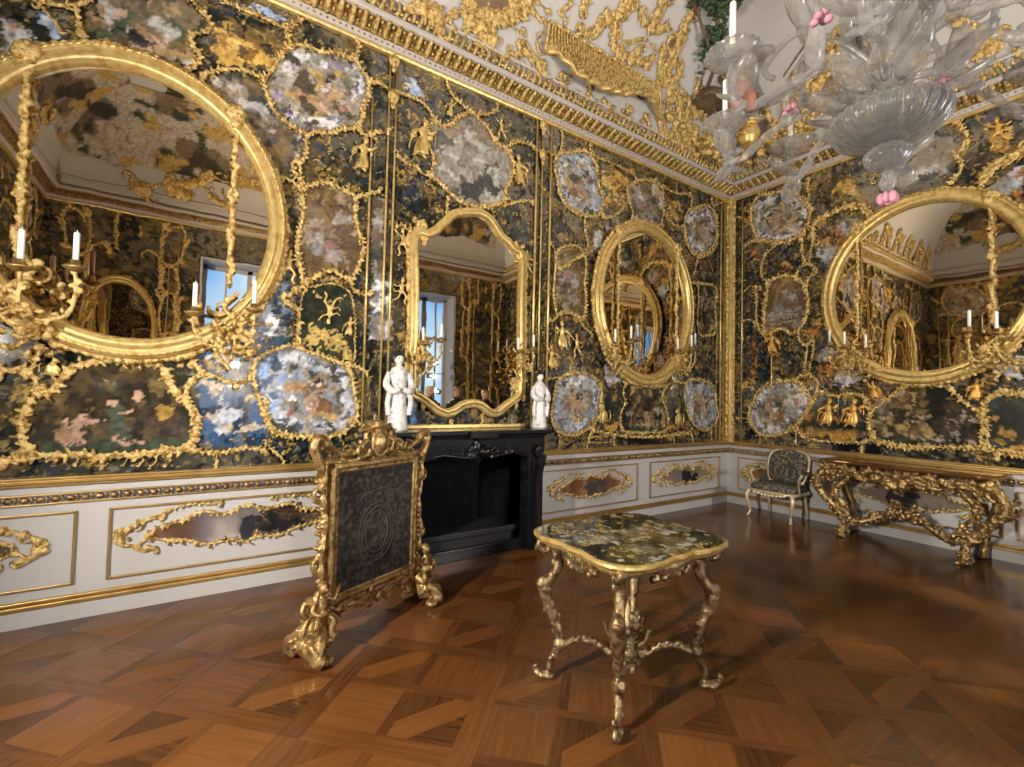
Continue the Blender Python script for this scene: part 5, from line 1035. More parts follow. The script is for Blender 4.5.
def candelabrum(w, u, z, lab, n=3, flip_=1, sc=1.0, spread=.2):
    """gilt branch sconce; each arm ends in a drip pan and a candle"""
    T = WT[w]; t = thing('wall_candelabrum', lab, 'candelabrum', T((u, 0.1, z)), group='gilt wall candelabra'); L = Vector(t.location)
    Tl = lambda q: tuple(Vector(T((u+q[0]*sc, .1+q[1]*sc, z+q[2]*sc)))-L)
    r = random.Random(int(abs(u*77+z*13))); mb = MB(Tl)
    for k in range(70): mb.ell((r.gauss(0, .10), r.uniform(.03, .12), r.gauss(-.08, .12)), (r.uniform(.012, .034), .022, r.uniform(.012, .034)), 5, Matrix.Rotation(r.uniform(0, 3), 3, 'Y'))
    mb.tube(cat_rom([(0, .05, -.32), (.08*flip_, .07, -.18), (-.06*flip_, .06, -.02), (.05*flip_, .06, .12), (-.03*flip_, .06, .24)], .03), .016, 6); mb.spiral((.08*flip_, .06, .12), .07, 1.1, PI, .016); mb.spiral((-.10*flip_, .06, -.12), .08, -1.1, 0, .018)
    mb.build('back_plate', GOLD, t, voxel=.0075)
    for i in range(n):
        x = (i-(n-1)/2)*spread+.05*flip_; dy = .26 if i == n//2 else .18; zt = .04+.05*((i*7) % 3)
        a = MB(Tl); P = cat_rom([(0, .07, -.06), (x*.35, .12, -.16), (x*.85, dy*.85, -.13), (x*1.02, dy, -.02), (x, dy, zt)], .025); a.tube(P, .011, 6)
        for q in range(1, len(P)-1, 1): a.ell(P[q]+Vector((r.uniform(-.02, .02), 0, r.uniform(-.02, .02))), (.022, .012, .014), 5, Matrix.Rotation(r.uniform(0, 3), 3, 'Y'))
        a.build('arm', GOLD, t, voxel=.007)
        p = MB(Tl); p.lathe([(.012, zt-.02), (.05, zt), (.058, zt+.012), (.05, zt+.012), (.02, zt+.008), (.022, zt+.045), (.016, zt+.05)], (x, dy, 0), 12); p.build('drip_pan', GOLDW, t)
        c = MB(Tl); c.lathe([(.0145, zt+.03), (.0145, zt+.20), (.012, zt+.208), (.003, zt+.21), (.002, zt+.222)], (x, dy, 0), 10); c.build('candle', WAX, t)
candelabrum('L', -8.18, 2.22, 'three branch candelabrum with white candles at the lower left of the left oval mirror', 3, 1, 1.15)
candelabrum('L', -7.0, 2.12, 'candelabrum at the lower right of the left oval mirror', 2, -1, 1.1, .34)
candelabrum('L', -2.75, 2.25, 'candelabrum at the lower left of the right oval mirror', 3, 1)
candelabrum('L', -1.42, 2.25, 'candelabrum at the lower right of the right oval mirror', 3, -1)
candelabrum('R', -1.86, 2.25, 'candelabrum at the left foot of the round mirror on the far wall', 3, 1)
candelabrum('R', -3.12, 2.28, 'candelabrum with white candles at the right foot of the round mirror on the far wall', 3, -1, 1.1)
candelabrum('L', -5.40, 2.06, 'slim candelabrum on the left edge of the mantel mirror', 2, 1, .8)
candelabrum('L', -4.22, 2.06, 'slim candelabrum on the right edge of the mantel mirror', 2, -1, .8)
# ------------------------------------------------------------------ mantel mirror
t = thing('mantel_mirror', 'tall shaped gilt mirror over the black fireplace', 'mirror', (-4.83, 0, 1.43))
Q = [Vector((q[0], 0, q[1])) for q in MANTEL]
cx_ = sum(q.x for q in Q)/len(Q); cz_ = sum(q.z for q in Q)/len(Q)
def off_path(Q, o):
    n = len(Q); R = []
    A = sum(Q[i].x*Q[(i+1) % n].z-Q[(i+1) % n].x*Q[i].z for i in range(n)); sg = 1 if A > 0 else -1
    for i in range(n):
        tt = (Q[(i+1) % n]-Q[i-1]); tt.normalize(); R.append(Q[i]+Vector((tt.z, 0, -tt.x))*sg*o)
    return R
Qd = cat_rom(Q, .05, True)
mb = MB(lambda q: (q[0]+4.83, -q[1], q[2]-1.43)); rings = [[(q.x, d, q.z) for q in off_path(Qd, o)] for o, d in ((.05, .01), (.05, .06), (.035, .085), (.015, .07), (0, .09), (-.02, .1), (-.035, .075), (-.045, .05), (-.045, .01))]
mb.loft(rings, False); fr = mb.build('frame', GOLDB, t)
mb = MB(lambda q: (q[0]+4.83, -q[1], q[2]-1.43)); G = off_path(Qd, -.03); mb.add([(q.x, .04, q.z) for q in G], [tuple(range(len(G)))]); mb.build('glass', MIRROR, t, smooth=False)
mb = MB(lambda q: (q[0]+4.83, -q[1], q[2]-1.43)); r = random.Random(3)
for q in off_path(Qd, .06)[::2]:
    if q.x < -5.3 and q.z < 3.3: mb.ell((q.x, .04, q.z), (r.uniform(.02, .04), .03, r.uniform(.06, .08)), 6)
mb.build('rocaille_trim', GOLD, t, voxel=.012); mb = MB(lambda q: (q[0]+4.83, -q[1], q[2]-1.43))
for q in off_path(Qd, .06)[::2]:
    if q.x > -4.3 and q.z < 3.3: mb.ell((q.x, .04, q.z), (r.uniform(.02, .04), .03, r.uniform(.06, .08)), 6)
mb.build('rocaille_trim', GOLD, t, voxel=.012)
for (x, z) in ((-5.42, 1.75), (-4.22, 1.75), (-5.42, 3.25), (-4.22, 3.25)): 
    mb = MB(lambda q: (q[0]+4.83, -q[1], q[2]-1.43)); mb.ell((x, .04, z), (.05, .03, .09), 7)
    for c in range(16): mb.ell((x+r.uniform(-.07, .07), .05, z+r.uniform(-.12, .12)), r.uniform(.018, .035), 6)
    mb.build('rocaille_corner', GOLD, t, voxel=.009)
mb = MB(TL); mb.box((-5.62, 0, 1.272), (-4.08, 0.05, 1.315)); struct(mb.build(trim(), GOLDB, smooth=False, bevel=.008))
# ------------------------------------------------------------------ dado cartouches: gilt rocaille round a painted mirror
PAINTC = paint_mat('dado_mirror_glass', 0.03, 0.2)
def cartouche(w, u0, u1, z, hh, lab, style, seed):
    T = WT[w]; u = (u0+u1)/2; a = (u1-u0)/2; r = random.Random(seed)
    t = thing('dado_cartouche', lab, 'wall ornament', T((u, 0, z-hh)), group='gilt cartouches on the white dado'); L = Vector(t.location)
    ol = [(1, 0), (.86, .34), (.66, .52), (.48, .86), (.2, .66), (0, 1), (-.2, .66), (-.48, .86), (-.66, .52), (-.86, .34), (-1, 0), (-.84, -.34), (-.6, -.50), (-.4, -.80), (-.15, -.70), (0, -.95), (.15, -.70), (.4, -.80), (.6, -.50), (.84, -.34)]
    P = [(u+x*a*.78, z+y*hh*.74) for x, y in ol]; Q = [(q.x, q.z) for q in cat_rom([(x, 0, y) for x, y in P], .04, True)]
    cv = Canvas(u0, u1, z-hh, z+hh, 0.012, seed); m = np.ones(cv.U.shape, bool); cv.fill(m, (0.10, 0.07, 0.055), .75)
    if style == 'mirror': cv.layer(m, (0.30, 0.24, 0.20), 4, .3, 3, .8); dk = (0.012, 0.012, 0.016)
    elif style == 'rust': cv.fill(m, (0.20, 0.085, 0.045), .25); cv.layer(m, (0.30, 0.16, 0.09), 6, .4, 3, .2); dk = (0.07, 0.06, 0.06)
    else: cv.fill(m, (0.24, 0.20, 0.17), .4); dk = (0.02, 0.02, 0.025)
    for k in range(16): cv.dab(u+a*(.05 if style == 'mirror' else 0)+r.uniform(-.1, .5 if style == 'mirror' else .3)*a, z-hh*.35+r.uniform(-.15, .55)*hh, r.uniform(.03, .08), r.uniform(.03, .06), dk, .05, None, .6)
    o = paint_mesh('painted_mirror', cv, T, .014, inside(cv.U, cv.Z, Q), t, PAINTC); o.location = -L
    mb = MB(lambda q: tuple(Vector(T(q))-L)); band_into(mb, P, .045, seed, True)
    for sx in (-1, 1):
        for k in range(64):
            q = r.random(); x = sx*(1.0-.36*q); y = r.uniform(-1, 1)*(.22+.62*q)
            if abs(y) > .25+.3*q or q < .3: mb.ell((u+x*a, .018, z+y*hh*.95), (r.uniform(.014, .036), .02, r.uniform(.010, .022)), 6, Matrix.Rotation(r.uniform(0, 3), 3, 'Y'))
        mb.spiral((u+sx*a*.86, .02, z+hh*.34), .05, 1.1*sx, PI/2, .014); mb.spiral((u+sx*a*.78, .02, z-hh*.42), .055, -1.1*sx, PI/2, .014)
        band_into(mb, [(u+sx*a*.2, z+hh*.86), (u+sx*a*.5, z+hh*.94), (u+sx*a*.72, z+hh*.62), (u+sx*a*.98, z+hh*.22)], .036, seed+sx)
    mb.build('gilt_surround', GOLD, t, voxel=.0095)
cartouche('L', -9.3, -8.02, .52, .20, 'dado cartouche cut by the left edge of the photo', 'mirror', 61)
cartouche('L', -7.66, -6.02, .52, .21, 'long dado cartouche under the left oval mirror reflecting blue daylight', 'mirror', 62)
cartouche('L', -3.72, -2.28, .50, .20, 'dado cartouche with a reddish painting right beside the fireplace', 'rust', 63)
cartouche('L', -1.84, -.30, .50, .20, 'dado cartouche with a dark figure nearest the room corner', 'dark', 64)
cartouche('R', -1.20, -.26, .50, .20, 'dado cartouche behind the chair on the far wall', 'rust', 65)
cartouche('R', -3.05, -1.65, .50, .20, 'dado cartouche behind the gilt console table', 'dark', 66)
# ------------------------------------------------------------------ black marble fireplace
t = thing('fireplace', 'black marble fireplace with carved lintel under the mantel mirror', 'fireplace', (-4.86, 0, 0))
X0, X1, FD, FH = FPX0+4.86, FPX1+4.86, .42, 1.27
TF = lambda q: (q[0], -q[1], q[2])
for sx in (-1, 1):
    mb = MB(TF); xo, xi = sx*.80, sx*.60
    mb.box((min(xo, xi), 0, 0), (max(xo, xi), FD-.05, 1.06)); mb.box((min(xo, xi)-.015, 0, 0), (max(xo, xi)+.015, FD-.02, .13))
    mb.box((min(xo, xi)+.045, FD-.06, .2), (max(xo, xi)-.045, FD-.03, .95))
    P = cat_rom([(sx*.72, FD-.04, .16), (sx*.70, FD-.02, .5), (sx*.72, FD-.02, .8), (sx*.74, FD+.02, 1.0)], .05); mb.tube(P, .045, 8)
    mb.spiral((sx*.72, FD, 1.03), .06, 1.2*sx, PI/2, .025); mb.build('jamb', MARBLE, t, smooth=False, bevel=.008)
mb = MB(TF); n = 24; low = [(-.62+1.24*i/n, .98+.055*abs(math.sin(PI*i/n*2))*(1 if 3 < i < 21 else .6)) for i in range(n+1)]
mb.prism([(-.80, 1.18), (-.80, .98)]+low+[(.80, .98), (.80, 1.18)], FD-.20, FD-.04, 1); mb.box((-.8, 0, 1.05), (.8, FD-.19, 1.18)); mb.build('lintel', MARBLE, t, smooth=False, bevel=.006)
mb = MB(TF); r = random.Random(8)
for k in range(22): mb.ell((r.uniform(-.10, .10), FD-.03, 1.05+r.uniform(-.09, .11)), (r.uniform(.02, .05), .03, r.uniform(.02, .05)), 7)
mb.ell((0, FD, 1.06), (.045, .04, .06), 9)
for sx in (-1, 1):
    mb.spiral((sx*.17, FD-.03, 1.05), .055, 1.2*sx, PI/2, .018); mb.spiral((sx*.33, FD-.03, 1.07), .05, -1.2*sx, 0, .016)
    mb.tube(cat_rom([(sx*.1, FD-.03, 1.0), (sx*.25, FD-.03, 1.02), (sx*.4, FD-.03, 1.04), (sx*.56, FD-.03, 1.02)], .04), .016, 6)
mb.build('carved_cartouche', MARBLE, t, voxel=.010)
mb = MB(TF); 
for (o, z0, z1) in ((.0, 1.17, 1.195), (.025, 1.195, 1.215), (.05, 1.215, 1.232), (.075, 1.232, 1.272)): mb.box((-.80-o, 0, z0), (.80+o, FD-.05+o, z1))
mb.box((-.16, FD-.05, 1.20), (.16, FD+.06, 1.272)); mb.build('mantel_shelf', MARBLE, t, smooth=False, bevel=.008)
mb = MB(TF); mb.box((-.61, -.35, 0), (.61, -.33, 1.06)); mb.box((-.63, -.35, 0), (-.60, FD-.2, 1.0)); mb.box((.60, -.35, 0), (.63, FD-.2, 1.0)); mb.box((-.61, -.35, 1.02), (.61, FD-.2, 1.06)); mb.build('firebox', SOOT, t, smooth=False)
mb = MB(TF); mb.box((-.60, -.33, 0), (.60, .16, .20)); mb.box((-.60, .14, .17), (.60, .20, .23)); mb.build('hearth', mat('hearth_stone', (0.010, 0.010, 0.013), .6), t, smooth=False, bevel=.01)
mb = MB(TF); mb.box((-.62, FD-.14, 0), (.62, FD-.1, .11)); mb.build('plinth', MARBLE, t, smooth=False, bevel=.006)
# firebox recess reaches through the wall: dark lining boxes stand inside it
# ------------------------------------------------------------------ porcelain statuettes on the mantel
def statuette(x, h, lab, f):
    t = thing('porcelain_statuette', lab, 'statuette', (x, -.22, 1.272)); mb = MB()
    rings = [(.12, 0, .9), (.135, .03, .9), (.125, .10, .85), (.105, .25, .8), (.10, .42, .75), (.088, .56, .72), (.10, .66, .66), (.112, .74, .6), (.085, .79, .6), (.034, .82, .9), (.030, .85, 1)]
    R = []; n = 20
    for (a, z, q) in rings: R.append([(a*h*1.02*math.cos(2*PI*k/n)*(1+.05*math.cos(6*2*PI*k/n)*(z < .5)), a*h*1.25*q*math.sin(2*PI*k/n), z*h) for k in range(n)])
    mb.loft(R)
    for s in (-1, 1):
        P = cat_rom([(s*.12*h, -.0, .73*h), (s*.165*h, -.03*h, .58*h), (s*.11*h, -.11*h, .50*h), (s*.03*h, -.12*h, .52*h)], .02); mb.tube(P, [.034*h+.014*h*math.sin(PI*i/len(P)) for i in range(len(P))], 8)
        P = cat_rom([(s*.12*h, -.06*h, .52*h), (s*.15*h, -.05*h, .36*h), (s*.13*h, -.04*h, .2*h)], .03); mb.tube(P, .035*h, 7)
    mb.build('robe', PORC, t, voxel=.007)
    mb = MB(); mb.ell((0, -.01*h, .90*h), (.058*h, .062*h, .075*h), 14); mb.ell((0, -.074*h, .893*h), (.010*h, .016*h, .014*h), 7); mb.tube([(0, 0, .8*h), (0, 0, .87*h)], .03*h, 8)
    for s in (-1, 1): mb.ell((s*.058*h, 0, .895*h), (.008*h, .012*h, .018*h), 6)
    hd = mb.build('head', SKIN, t, voxel=.005)
    mb = MB(); 
    for s in (-1, 1): mb.ell((s*.021*h, -.068*h, .905*h), (.009*h, .006*h, .005*h), 6); mb.tube([(s*.010*h, -.071*h, .920*h), (s*.032*h, -.064*h, .922*h)], .003*h, 5)
    mb.build('eye', BLACK, hd)
    mb = MB(); mb.ell((0, -.070*h, .864*h), (.014*h, .006*h, .005*h), 7); mb.build('mouth', RUST, hd)
    mb = MB(); mb.ell((0, .014*h, .932*h), (.076*h, .072*h, .058*h), 12); mb.ell((0, -.035*h, .962*h), (.055*h, .038*h, .024*h), 10); mb.ell((0, .02*h, .99*h), (.045*h, .045*h, .035*h), 10)
    for s in (-1, 1): mb.ell((s*.072*h, .01*h, .91*h), (.022*h, .025*h, .032*h), 8)
    mb.build('hair', BLACK, t, voxel=.006)
statuette(-5.66, .74, 'white porcelain lady with black hair on the left end of the mantel', 1)
statuette(-4.02, .64, 'white porcelain lady with black hair on the right end of the mantel', -1)
# ------------------------------------------------------------------ fire screen
def acan(mb, P, w, d=0.0, seed=1, y=0.0):
    """acanthus strip along a line of (x, z) in the local xz plane"""
    n0 = len(mb.v); T0 = mb.T; mb.T = None; m0 = len(mb.v)
    band_into(mb, P, w, seed, False, 0.0)
    for q in range(m0, len(mb.v)): a, b, c = mb.v[q]; v = (a, y+(b-0.006)*1.5, c); mb.v[q] = tuple(T0(v)) if T0 else v
    mb.T = T0
def putto(mb, x, y, z, h, f):
    """a carved child: one hand on the frame, legs bent"""
    E = mb.ell; tb = lambda P, R: mb.tube(cat_rom([(x+a*h*f, y+b*h, z+c*h) for a, b, c in P], h*.05), R*h, 7)
    E((x, y, z+.58*h), (.12*h, .10*h, .17*h), 9); E((x, y-.02*h, z+.42*h), (.13*h, .11*h, .11*h), 9); E((x+.02*h*f, y-.02*h, z+.87*h), (.095*h, .095*h, .105*h), 10); E((x+.02*h*f, y+.01*h, z+.93*h), (.105*h, .10*h, .07*h), 9)
    E((x+.03*h*f, y-.115*h, z+.86*h), (.02*h, .025*h, .02*h), 6)
    tb([(.0, 0, .70), (.01, 0, .80)], .05)
    tb([(.10, 0, .70), (.22, -.05, .62), (.30, -.02, .74), (.36, 0, .80)], .045); tb([(-.10, 0, .70), (-.22, -.04, .56), (-.12, -.14, .48), (.0, -.16, .5)], .045)
    tb([(.06, -.02, .42), (.16, -.14, .30), (.12, -.12, .12), (.17, -.17, .02)], .06); tb([(-.06, -.02, .42), (-.17, -.10, .27), (-.10, -.05, .1), (-.15, -.10, .0)], .06)
    E((x+.37*h*f, y, z+.82*h), (.035*h, .03*h, .04*h), 6)
    tb([(-.12, .08, .62), (-.24, .14, .66), (-.30, .12, .5), (-.22, .1, .42)], .05)
a0 = Vector((-6.623, -1.41, 0)); b0 = Vector((-5.62, -.944, 0)); dv = (b0-a0).normalized(); mid = a0+dv*.545
t = thing('fire_screen', 'carved gilt fire screen with dark tapestry in front of the fireplace', 'fire screen', (mid.x, mid.y, 0), math.atan2(dv.y, dv.x))
HW, PZ0, PZ1 = .335, .33, 1.105
mb = MB(); mb.box((-HW-.01, -.012, PZ0-.01), (HW+.01, .012, PZ1+.01)); mb.build('tapestry_panel', TAPE, t, smooth=False)
mb = MB()      # woven device in the middle of the tapestry
r = random.Random(4)
for k in range(3): mb.tube([(.10*(1+k*.28)*math.cos(q*.2), -.0125, .66+.14*(1+k*.22)*math.sin(q*.2)) for q in range(32)], .0035, 4, True)
mb.tube(cat_rom([(-.22, -.0125, .86), (-.1, -.0125, .93), (.05, -.0125, .95), (.2, -.0125, .95)], .03), .004, 4); 
for k in range(26): q = r.uniform(0, 6.28); mb.spiral((r.uniform(-.2, .2), -.0125, .62+r.uniform(-.2, .28)), r.uniform(.015, .035), 1, q, .003, n=4)
mb.build('woven_device', mat('faded_thread', (0.045, 0.038, 0.033), .8), t)
mb = MB()
for (x0, z0, x1, z1, w) in ((-HW-.03, PZ0-.03, -HW-.03, PZ1+.03, .034), (HW+.03, PZ0-.03, HW+.03, PZ1+.03, .034), (-HW-.03, PZ1+.03, HW+.03, PZ1+.03, .032), (-HW-.03, PZ0-.03, HW+.03, PZ0-.03, .032)):
    mb.tube([(x0+(x1-x0)*i/12, 0, z0+(z1-z0)*i/12) for i in range(13)], w, 8)
    mb.tube([(x0+(x1-x0)*i/12-(.028*np.sign(x0) if x0 == x1 else 0), -.018, z0+(z1-z0)*i/12-((.028 if z0 > .7 else -.028) if z0 == z1 else 0)) for i in range(13)], .012, 6)
mb.build('inner_frame', GOLDW, t, voxel=.0075)
mb = MB()
for s in (-1, 1):      # carved side posts, crest volutes
    acan(mb, [(s*(HW+.085), .42), (s*(HW+.10), .6), (s*(HW+.075), .8), (s*(HW+.10), 1.0), (s*(HW+.085), 1.16)], .06, seed=11+s, y=-.005)
    mb.tube(cat_rom([(s*(HW+.10), 0, 1.10), (s*(HW+.14), 0, 1.2), (s*(HW+.17), 0, 1.27), (s*(HW+.145), 0, 1.325), (s*(HW+.09), 0, 1.30)], .02), .030, 8)
    mb.spiral((s*(HW+.12), 0, 1.29), .045, 1.2*s, PI/2, .02)
    acan(mb, [(s*(HW+.10), 1.29), (s*(HW+.02), 1.245), (s*(HW-.08), 1.20), (s*(HW-.16), 1.235), (s*.10, 1.30)], .058, seed=21+s)
    acan(mb, [(s*(HW+.06), 1.17), (s*.26, 1.165), (s*.14, 1.18), (s*.07, 1.22)], .05, seed=25+s)
    mb.spiral((s*.15, -.02, 1.235), .06, 1.2*s, 0, .018); mb.spiral((s*(HW+.12), 0, .98), .045, -1.1*s, PI/2, .016); mb.spiral((s*(HW+.11), 0, .56), .05, 1.1*s, -PI/2, .018)
    mb.spiral((s*(HW-.06), -.01, 1.235), .04, -1.2*s, 0, .015)
mb.ell((0, -.03, 1.27), (.052, .04, .07), 12)
mb.tube([(.068*math.cos(q*.3), -.02, 1.27+.09*math.sin(q*.3)) for q in range(21)], .014, 6, True)
mb.ell((0, 0, 1.385), (.10, .045, .022), 10); mb.ell((-.03, 0, 1.41), (.07, .04, .022), 9); mb.ell((.06, 0, 1.375), (.06, .04, .02), 8)
acan(mb, [(-.16, 1.36), (-.08, 1.375), (0, 1.37), (.08, 1.375), (.14, 1.345)], .05, seed=31)
mb.build('carved_crest', GOLDW, t, voxel=.0075)
mb = MB()      # apron under the panel
for s in (-1, 1):
    acan(mb, [(0, .235), (s*.09, .20), (s*.18, .235), (s*.27, .22), (s*.36, .27)], .055, seed=41+s); mb.spiral((s*.12, -.01, .20), .05, 1.2*s, PI/2, .016); mb.spiral((s*.26, -.01, .215), .045, -1.2*s, PI/2, .015)
for k in range(12): mb.ell((r.uniform(-.08, .08), -.01, .235+r.uniform(-.06, .05)), (.03, .03, .03), 6)
mb.build('carved_apron', GOLDW, t, voxel=.0075)
for s in (-1, 1):
    mb = MB()      # scrolled foot: big shells front and back
    for y in (-.085, .085):
        mb.tube(cat_rom([(s*.42, 0, .22), (s*.45, y*.7, .17), (s*.49, y*1.25, .12), (s*.53, y*1.55, .055), (s*.50, y*1.75, .035)], .02), .04, 8)
        for k in range(3): mb.tube([(s*(.49+.028*k)+.0*q, y*1.1+.055*math.cos(q*.42)*(1-q*.035), .075+.065*math.sin(q*.42)*(1-q*.035)) for q in range(15)], .017, 6)
        mb.ell((s*.52, y*1.1, .075), (.05, .055, .06), 9); mb.ell((s*.46, y*1.5, .03), (.05, .05, .03), 8)
    mb.tube(cat_rom([(s*.40, -.1, .10), (s*.47, 0, .16), (s*.55, .06, .12)], .02), .04, 8); mb.ell((s*.50, -.03, .10), (.075, .09, .07), 9)
    mb.tube(cat_rom([(s*.40, 0, .30), (s*.46, 0, .22), (s*.50, 0, .15)], .02), .04, 8)
    acan(mb, [(s*.44, .34), (s*.50, .26), (s*.55, .18), (s*.57, .10)], .06, seed=51+s)
    mb.build('foot', GOLDW, t, voxel=.0075)
    mb = MB(); putto(mb, s*.455, -.06, .13, .34, -s); mb.build('carved_putto', GOLDW, t, voxel=.0065)
# ------------------------------------------------------------------ small table with a painted top
TX, TY, TH = -5.09, -2.535, .835
t = thing('side_table', 'small gilt table with shaped dark painted top standing on the parquet', 'table', (TX, TY, 0))
def top_outline(ax, ay, n=96):
    P = []
    for k in range(n):
        a = 2*PI*k/n; c, s = math.cos(a), math.sin(a); q = 4.2
        rr = 1/((abs(c)/ax)**q+(abs(s)/ay)**q)**(1/q)
        side = min(abs(math.sin(a*2)), 1.0); w = 1-.07*math.exp(-((1-abs(math.cos(2*a)))/.22)**2)+.03*side**6+.03*math.exp(-((1-abs(math.cos(2*a)))/.03)**2)
        P.append((rr*w*c, rr*w*s))
    return P
mb = MB(); mb.loft([[(x*s_, y*s_, z) for x, y in top_outline(.475, .405)] for s_, z in ((.93, TH-.045), (.95, TH-.042), (.965, TH-.03), (.985, TH-.026), (1, TH-.014), (.995, TH-.003), (.965, TH+.002))])
mb.build('edge_moulding', GOLDB, t, angle=40)
cv = Canvas(-.5, .5, -.5, .5, .0075, 77); m = np.ones(cv.U.shape, bool); cv.fill(m, (0.014, 0.019, 0.011), .42)
cv.layer(m, (0.05, 0.058, 0.03), 7, .5, 1, .34); cv.layer(m, (0.16, 0.15, 0.10), 9, .28, 2, .25); cv.layer(m, (0.34, 0.25, 0.07), 16, .10, 3, .1); cv.layer(m, (0.008, 0.01, 0.008), 8, .25, 4, .1); cv.layer(m, (0.35, 0.34, 0.28), 16, .10, 5, .2)
r = random.Random(9)
for k in range(30): cv.sprig(r, r.uniform(-.42, .42), r.uniform(-.36, .36), r.uniform(.02, .05), (0.36, 0.26, 0.08))
cv.finish(.016)
Pt = [(x*.965, y*.965) for x, y in top_outline(.475, .405)]
o = paint_mesh('painted_top', cv, lambda q: (q[0], q[2], q[1]), TH+.004, inside(cv.U, cv.Z, Pt), t)
bm = bmesh.new(); bm.from_mesh(o.data); bmesh.ops.recalc_face_normals(bm, faces=bm.faces)
for f in bm.faces:
    if f.normal.z < 0: f.normal_flip()
bm.to_mesh(o.data); bm.free()
mb = MB()
for k, (sx, sy) in enumerate(((1, -1), (-1, -1), (-1, 1), (1, 1))):
    lg = MB(); ax, ay = sx*.365/.5, sy*.275/.5
    L_ = lambda q, z: (ax*q, ay*q, z)
    path = [(.50, .715), (.545, .735), (.555, .775), (.50, .785), (.445, .70), (.44, .63), (.475, .575), (.515, .53), (.505, .46), (.465, .37), (.425, .27), (.415, .20), (.44, .15), (.47, .10), (.48, .055)]
    rad = [.018, .022, .026, .030, .030, .030, .034, .040, .036, .030, .025, .024, .026, .022, .022]
    Q = cat_rom([L_(q, z) for q, z in path], .02); n = len(Q); R = [rad[min(14, int(i/n*15))]*(1+.10*math.sin(i*1.1)) for i in range(n)]
    lg.tube(Q, R, 8)
    r = random.Random(70+k)
    for i in range(2, n, 2):
        for s_ in (-1, 1): lg.ell(Q[i]+Vector((r.uniform(-1, 1)*.02+.014*s_, r.uniform(-1, 1)*.02, r.uniform(-.01, .01))), (.014, .014, .022), 5)
    lg.ell(L_(.53, .535), (.04, .04, .05), 8); lg.ell(L_(.42, .20), (.04, .04, .035), 8)
    for q, z, a in ((.48, .022, .036), (.52, .02, .032), (.55, .030, .024)): lg.ell(L_(q, z), (a, a, .022), 8)
    lg.tube(cat_rom([L_(.50, .035), L_(.56, .025), L_(.58, .055), L_(.555, .075)], .012), .014, 6)
    lg.build('leg', SILVG, t, voxel=.0062)
    st = cat_rom([L_(.42, .18), L_(.34, .215), L_(.22, .225), L_(.12, .17), L_(0.02, .165)], .02)
    sb = MB(); sb.tube(st, [.020+.006*math.sin(i*.9) for i in range(len(st))], 7)
    for i in range(0, len(st), 2): sb.ell(st[i]+Vector((r.uniform(-.015, .015), r.uniform(-.015, .015), .016)), (.018, .018, .016), 5)
    sb.build('stretcher', SILVG, t, voxel=.0062)
mb = MB(); r = random.Random(5)
mb.lathe([(.02, .10), (.05, .13), (.065, .18), (.05, .23), (.03, .27), (.045, .30), (.05, .34), (.03, .39), (.012, .44), (.004, .47)], (0, 0, 0), 14)
for k in range(40): q = r.uniform(0, 6.28); z = r.uniform(.08, .40); a = .035+.05*math.sin(PI*(z-.05)/.4); mb.ell((a*math.cos(q), a*math.sin(q), z), (.022, .022, .026), 5)
for k in range(5): q = k*1.256; mb.tube(cat_rom([(0, 0, .2), (.10*math.cos(q), .10*math.sin(q), .26), (.13*math.cos(q), .13*math.sin(q), .34)], .02), .012, 5)
mb.build('carved_finial', SILVG, t, voxel=.0062)
mb = MB(); n = 26      # carved apron all round under the top
for (x0, y0, x1, y1) in ((-.36, -.29, .36, -.29), (.36, -.29, .36, .29), (.36, .29, -.36, .29), (-.36, .29, -.36, -.29)):
    for i in range(n+1):
        q = i/n; x, y = x0+(x1-x0)*q, y0+(y1-y0)*q; dz = .035+.05*math.exp(-((q-.5)/.12)**2)
        mb.ell((x, y, TH-.055-dz*.5), (.022, .022, dz*.75), 6)
        if abs(q-.5) < .2: mb.ell((x, y, TH-.10-.04*r.random()), (.022, .02, .022), 6)
mb.box((-.36, -.29, TH-.06), (.36, .29, TH-.04)); mb.build('carved_apron', SILVG, t, voxel=.0065)
# ------------------------------------------------------------------ console table on the far wall
t = thing('console_table', 'long gilt openwork console table under the far round mirror', 'console table', (0, -2.42, 0)); CT = .93
TT = lambda q: (-q[1], q[0], q[2])      # local: x along the wall, y out of it
def con_out(s_):
    P = []
    for i in range(41):
        x = -.80+1.6*i/40; y = .60+.035*math.cos(x/.80*PI*2)-.10*max(0, (abs(x)-.62)/.18)**2; P.append((x*s_, .02+(y-.02)*s_))
    return P+[(.80*s_, .055), (-.80*s_, .055)]
mb = MB(TT); mb.loft([[(x, y, z) for x, y in con_out(s_)] for s_, z in ((.965, CT-.05), (.985, CT-.045), (1, CT-.03), (1, CT-.012), (.985, CT-.004))]); mb.build('edge_moulding', mat('red_brown_gilding', (.20, .09, .035), .28, .6), t, angle=40)
cv = Canvas(-.82, .82, 0.05, .66, .012, 88); m = np.ones(cv.U.shape, bool); cv.fill(m, (0.03, 0.03, 0.02), .35); cv.layer(m, (0.28, 0.21, 0.08), 9, .3, 2, .2); cv.layer(m, (0.01, 0.01, 0.01), 7, .2, 3, .1)
o = paint_mesh('painted_top', cv, lambda q: (-q[2], q[0], q[1]), CT, inside(cv.U, cv.Z, con_out(.98)), t)
mb = MB(TT); r = random.Random(15)      # apron
for s in (-1, 1):
    acan(mb, [(0, .80), (s*.2, .84), (s*.40, .80), (s*.6, .83), (s*.78, .80)], .10, seed=61+s, y=.55)
    acan(mb, [(0, .70), (s*.16, .76), (s*.34, .72), (s*.5, .78), (s*.68, .74)], .085, seed=65+s, y=.55); mb.spiral((s*.30, .55, .74), .07, 1.2*s, 0, .022); mb.spiral((s*.56, .55, .76), .06, -1.2*s, 0, .02)
